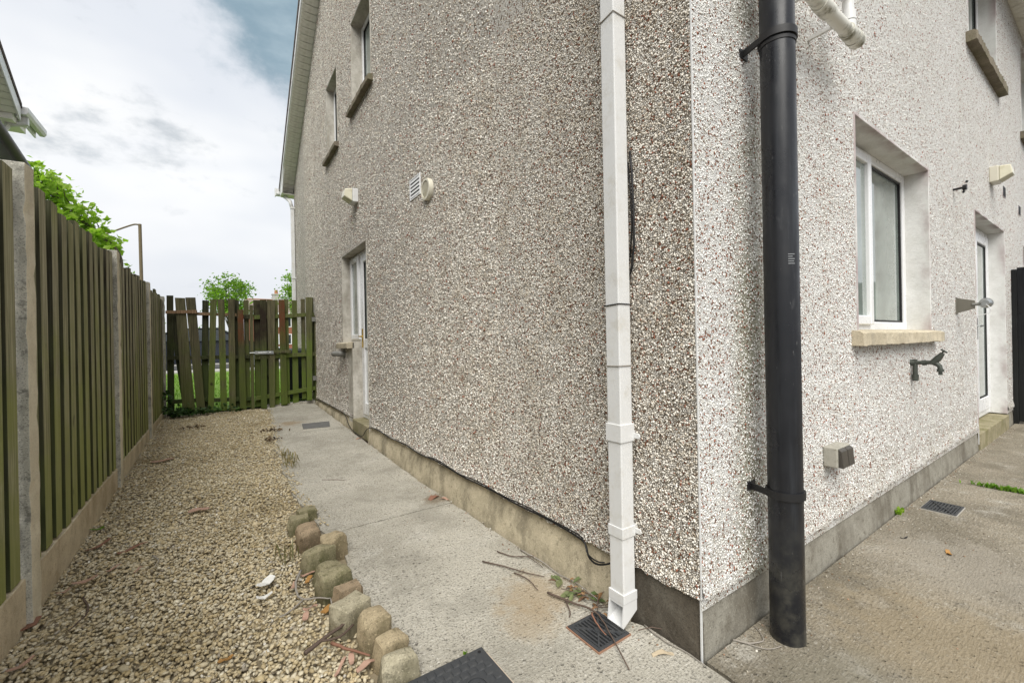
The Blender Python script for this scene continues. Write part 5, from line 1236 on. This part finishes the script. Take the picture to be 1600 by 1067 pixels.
stick([(-.185, .585, z0+.006), (-.15, .47, .014), (-.125, .37, .022), (-.165, .26, .020), (-.235, .11, z0)], .0048, TWIG, 'long curved twig lying over the gully grate', extra=[[(-.16, .50, .012), (-.19, .44, .01), (-.21, .42, .006)]])
stick([(-.055, .96, z0), (-.05, .80, .016), (-.05, .66, .01), (-.045, .55, .02), (-.05, .42, .012)], .004, TWIG_P, 'pale twig along the foot of the buff plinth')
stick([(-.02, .22, .008), (-.03, .12, .008), (-.015, .05, .006), (-.02, -.02, .006)], .003, TWIG_P, 'thin stalk at the foot of the dark corner plinth')
stick([(-.15, .36, .03), (-.175, .305, .022), (-.185, .255, .018)], .004, CHIP_D, 'short reddish stick standing on the gully grate')
stick([(-.655, 2.80, z0), (-.58, 2.75, .01), (-.51, 2.69, z0)], .006, TWIG, 'single dark stick in the middle of the far path')
stick([(-1.01, 1.37, .03), (-1.045, 1.27, .03), (-1.05, 1.18, .025), (-1.035, 1.125, .025), (-.985, 1.09, .03), (-.945, 1.055, .03)], .006, TWIG_P, 'pale forked twig bent in a hook beside the mossy stones', extra=[[(-1.035, 1.125, .025), (-1.09, 1.08, .02), (-1.13, 1.06, .02)], [(-.945, 1.055, .03), (-.95, 1.0, .025), (-.955, .96, .02)]])
stick([(-1.085, .775, .03), (-1.03, .80, .035), (-.96, .83, .04), (-.915, .845, .05), (-.88, .89, .07)], .008, TWIG, 'thick grey twig on the gravel pointing at the grey tilted stone', extra=[[(-1.03, .80, .035), (-.97, .79, .03), (-.915, .815, .04)]])
stick([(-1.0, .765, .035), (-.955, .70, .032), (-.905, .635, .03)], .006, CHIP_D, 'reddish brown stick on the gravel near the orange-stained stone')
stick([(.17, -.01, .006), (.20, -.055, .008), (.255, -.075, .008), (.30, -.02, .006)], .003, TWIG_P, 'thin curled stalk at the foot of the black soil pipe', extra=[[(.18, -.02, .006), (.215, -.10, .006), (.275, -.125, .006)]])
stick([(-1.60, 2.02, .012), (-1.57, 1.93, .016), (-1.58, 1.86, .012)], .004, TWIG_P, 'bleached twig on the gravel near the bright green leaf')
stick([(-1.80, 1.72, .012), (-1.76, 1.58, .014), (-1.79, 1.46, .012)], .005, TWIG, 'dark twig on the gravel beside the nearest fence post')
def chip(x, y, L_, W_, rz, mat, label, name='bark_chip', cat='bark chip', z=.014, grp=None):
    mb = MB(); n = 5; r_ = random.Random(int((x*7+y*13)*1000)); top = []; bot = []
    c, s = math.cos(rz), math.sin(rz)
    for i in range(n):
        u = -L_/2+L_*i/(n-1); wv = W_/2*(.35+.65*math.sin(math.pi*(i+.6)/(n+.2)))*r_.uniform(.75, 1.1); zz = z+gz(y)+.006*math.sin(i*1.3+x*9)
        for sgn in (1, -1): top.append((x+u*c-sgn*wv*s, y+u*s+sgn*wv*c, zz+r_.uniform(-.001, .003)))
    mb.v = top+[(a, b, q-.003) for a, b, q in top]; m_ = 2*n
    for i in range(n-1):
        a = 2*i; mb.f += [(a, a+1, a+3, a+2), (m_+a, m_+a+2, m_+a+3, m_+a+1), (a, a+2, m_+a+2, m_+a), (a+1, m_+a+1, m_+a+3, a+3)]
    mb.f += [(0, m_, m_+1, 1), (m_-2, m_-1, 2*m_-1, 2*m_-2)]
    kw = dict(label=label, category=cat)
    if grp: kw['group'] = grp
    mb.build(name, mat, **kw)
CG = 'bark chips on the gravel'
for a in [(-1.875, 1.31, .075, .016, .85, CHIP, 'pale pink bark sliver at the bottom left of the gravel'),
          (-1.885, 1.845, .05, .014, .6, CHIP, 'pink bark sliver touching the nearest fence post'),
          (-1.925, 1.60, .10, .035, 1.3, CHIP_D, 'brown bark piece against the gravel board left of the nearest post'),
          (-1.83, 1.91, .085, .022, .25, CHIP, 'flat pink bark strip on the gravel right of the nearest post'),
          (-1.745, 1.98, .06, .012, .6, CHIP, 'narrow pink bark strip just right of the flat one'),
          (-1.64, 1.89, .04, .012, .7, CHIP, 'small pink bark sliver alone in mid gravel near the front'),
          (-1.43, 2.62, .11, .06, .2, CHIP, 'large orange-pink bark piece in the middle of the gravel'),
          (-1.74, 4.13, .16, .06, .1, CHIP, 'pink bark piece on the far gravel near the second post'),
          (-1.05, 1.29, .055, .018, 1.0, CHIP, 'pink bark chip left of the low mossy stone'),
          (-.985, 1.355, .06, .014, -.2, CHIP, 'thin pink bark sliver below the long grey-green stone'),
          (-.99, 1.30, .05, .022, .9, DRYLEAF, 'orange dry leaf scrap beside the low mossy stone'),
          (-1.02, 1.07, .055, .014, -.4, CHIP, 'pink bark sliver crossing the hooked twig'),
          (-.965, 1.02, .05, .028, .3, DRYLEAF, 'curled orange dry leaf left of the tan stone'),
          (-1.045, 1.02, .045, .022, 1.2, CHIP, 'rounded pink chip below the hooked twig'),
          (-.955, .685, .05, .018, 1.4, CHIP, 'pink bark chip right of the thick grey twig'),
          (-.995, .665, .075, .012, .9, CHIP, 'long thin pink sliver under the thick grey twig'),
          (-.925, .625, .06, .024, .15, CHIP, 'flat pink chip beside the tan stone near the manhole'),
          (-1.305, .93, .05, .02, .6, DRYLEAF, 'rusty leaf scrap on the front gravel'),
          (-1.86, 2.35, .14, .02, 1.0, CHIP_D, 'long brown bark strip by the gravel board'),
          (-1.70, 2.20, .13, .018, .5, CHIP_D, 'brown bark strip on the gravel past the nearest post'),
          (-.10, 1.93, .09, .05, .5, CHIP_D, 'brown leaf litter clump on the path joint by the wall'),
          (-.05, 1.86, .06, .02, -.9, CHIP, 'pink chip on the path by the buff plinth'),
          (-.07, 3.95, .07, .03, .4, CHIP, 'pink chip by the side door threshold')]: chip(*a[:7], grp=CG, z=.014 if a[0] < -.8 else .006)
chip(-.084, .092, .075, .018, -.5, m_plain('tan_strip', (.52, .43, .30), .8), 'tan peeled strip by the dark corner plinth', 'peeled_strip', 'strip', .006)
chip(-1.93+.02, 2.62, .06, .028, .4, GRASS, 'single bright green leaf on the gravel by the gravel board', 'leaf', 'leaf', .016)
chip(-1.152, 1.38, .085, .055, .75, PAPER, 'white torn scrap lying on the gravel', 'scrap', 'scrap', .022)
chip(-1.165, 1.27, .06, .03, .1, PAPER, 'crumpled white scrap below the torn one', 'scrap', 'scrap', .016)
chip(1.64, -.125, .04, .007, -.6, BLACK_C, 'dark plastic sliver on the yard near the soil pipe', 'sliver', 'sliver', .005)
chip(1.60, -.30, .05, .022, .4, DRYLEAF, 'small dry leaf on the open yard', 'leaf', 'leaf', .006)
chip(2.95, -.62, .08, .04, .3, CHIP_D, 'brown leaf on the yard beyond the drain', 'leaf', 'leaf', .006)
# leaf pile by the downpipe shoe
lf = thing('leaf_pile', (-.085, .49, 0), 'pile of wilted green and brown leaves left of the downpipe shoe', 'leaves')
r_ = random.Random(8)
def leafpile(n, mat, name, cx, cy, sx, sy, size, zz):
    mb = MB()
    for k in range(n):
        c = Vector((cx+r_.gauss(0, sx), cy+r_.gauss(0, sy), zz+r_.uniform(0, .022))); a = r_.uniform(0, 6.28); el = r_.uniform(-.3, .7)
        d = Vector((math.cos(a)*math.cos(el), math.sin(a)*math.cos(el), math.sin(el))); s = d.cross(Vector((0, 0, 1))).normalized(); u = s.cross(d)*-1
        L_ = size*r_.uniform(.6, 1.2); W_ = L_*.34; R0 = len(mb.v)
        for i, (f, wv) in enumerate(((0, .05), (.25, .8), (.5, 1), (.75, .7), (1, .03))):
            p = c+d*(L_*f)+Vector((0, 0, -.25*L_*f*f)); p.z = max(p.z, .003); mb.v += [tuple(p+s*W_*wv*.5+Vector((0, 0, .005*wv))), tuple(p), tuple(p-s*W_*wv*.5+Vector((0, 0, .005*wv)))]
        for i in range(4):
            q = R0+3*i; mb.f += [(q, q+1, q+4, q+3), (q+1, q+2, q+5, q+4)]
    mb.build(name, mat, lf)
leafpile(11, m_leaf('wilted_leaf', (.10, .15, .05), (.17, .21, .09), (.24, .26, .13), .25), 'green_leaves', -.085, .50, .022, .075, .075, .004)
leafpile(22, m_island('brown_leaf', [(0, (.20, .11, .05)), (.5, (.33, .20, .10)), (1, (.14, .08, .05))]), 'brown_leaves', -.075, .46, .020, .085, .045, .003)
mb = MB()
for k in range(9):
    a = Vector((-.075+r_.gauss(0, .02), .46+r_.gauss(0, .08), .01)); d = Vector((r_.gauss(0, .05), r_.gauss(0, .07), r_.uniform(0, .03))); mb.tube([a, a+d*.5+Vector((0, 0, .01)), a+d], .0018, 5)
mb.build('stalks', TWIG, lf, kind='stuff')
# weeds
def tuft(x, y, z, n, h, mat, label, name='weed', sx=.02, sy=.02, seed=1, cat='weed', w_=.004, stem=True):
    r_ = random.Random(seed); mb = MB()
    for k in range(n):
        b = Vector((x+r_.gauss(0, sx), y+r_.gauss(0, sy), z)); a = r_.uniform(0, 6.28); hh = h*r_.uniform(.4, 1.1); o = Vector((math.cos(a), math.sin(a), 0))*hh*r_.uniform(.2, .8); s = Vector((-math.sin(a), math.cos(a), 0))*w_
        R0 = len(mb.v); mb.v += [tuple(b-s), tuple(b+s), tuple(b+o*.45+Vector((0, 0, hh*.7))+s*1.4), tuple(b+o*.45+Vector((0, 0, hh*.7))-s*1.4), tuple(b+o+Vector((0, 0, hh)))]
        mb.f += [(R0, R0+1, R0+2, R0+3), (R0+3, R0+2, R0+4)]
    return mb.build(name, mat, label=label, category=cat, kind='stuff')
tuft(3.07, -.31, .0, 150, .035, GRASS, 'bright green grass growing in the yard joint', 'grass_tuft', .012, .075, 2, 'grass')
tuft(2.02, -.012, .0, 24, .035, LEAF_A, 'tiny green weed at the foot of the rear plinth', sx=.02, sy=.006, seed=3, w_=.006)
tuft(-1.03, 1.55, .0, 15, .10, m_leaf('leggy_weed', (.17, .15, .07), (.24, .20, .10), (.13, .14, .05), .2), 'leggy brown-green weed in the gravel left of the edging stones', sx=.035, sy=.05, seed=4, w_=.0022)
tuft(-.80, 3.55, gz(3.5), 70, .07, m_leaf('dry_weed', (.24, .20, .11), (.32, .26, .15), (.20, .20, .08), .2), 'dry brown weed clump on the edge between gravel and path', sx=.03, sy=.16, seed=5, w_=.004)
tuft(-.625, .487, .0, 10, .014, GRASS, 'tiny green sprout at the manhole cover edge', sx=.006, sy=.003, seed=6, w_=.003)
P = []; r_ = random.Random(12)
for k in range(420):
    x = -1.93+abs(r_.gauss(0, .35)); P.append((min(x, -1.0), 6.60+r_.gauss(0, .05), gz(6.6)+.02+abs(r_.gauss(0, .05))+(.30*r_.random() if x < -1.85 else 0)))
leaves_mb(np.array(P), np.array([0, -.4, -.2]), .055, .75, 15).build('ivy', LEAF_D, label='dark ivy creeping along the foot of the far boards', category='ivy', kind='stuff')
for k, (x, y, s) in enumerate([(-.86, 4.4, .05), (-.80, 4.9, .06), (-1.55, 5.6, .07)]):
    mb = leaves_mb(np.array([(x+r_.gauss(0, s), y+r_.gauss(0, s*1.3), gz(y)+.012+abs(r_.gauss(0, .008))) for _ in range(40)]), np.array([0, 0, -.1]), .035, .6, 30+k)
    mb.build('dead_leaves', m_island('dead_leaf', [(0, (.10, .07, .04)), (.5, (.17, .12, .07)), (1, (.07, .05, .035))]) if k == 0 else bpy.data.materials['dead_leaf'], label=['dark dead leaves at the path edge, nearer patch', 'dark dead leaves at the path edge, farther patch', 'dark dead leaves on the far gravel before the boards'][k], category='leaves')
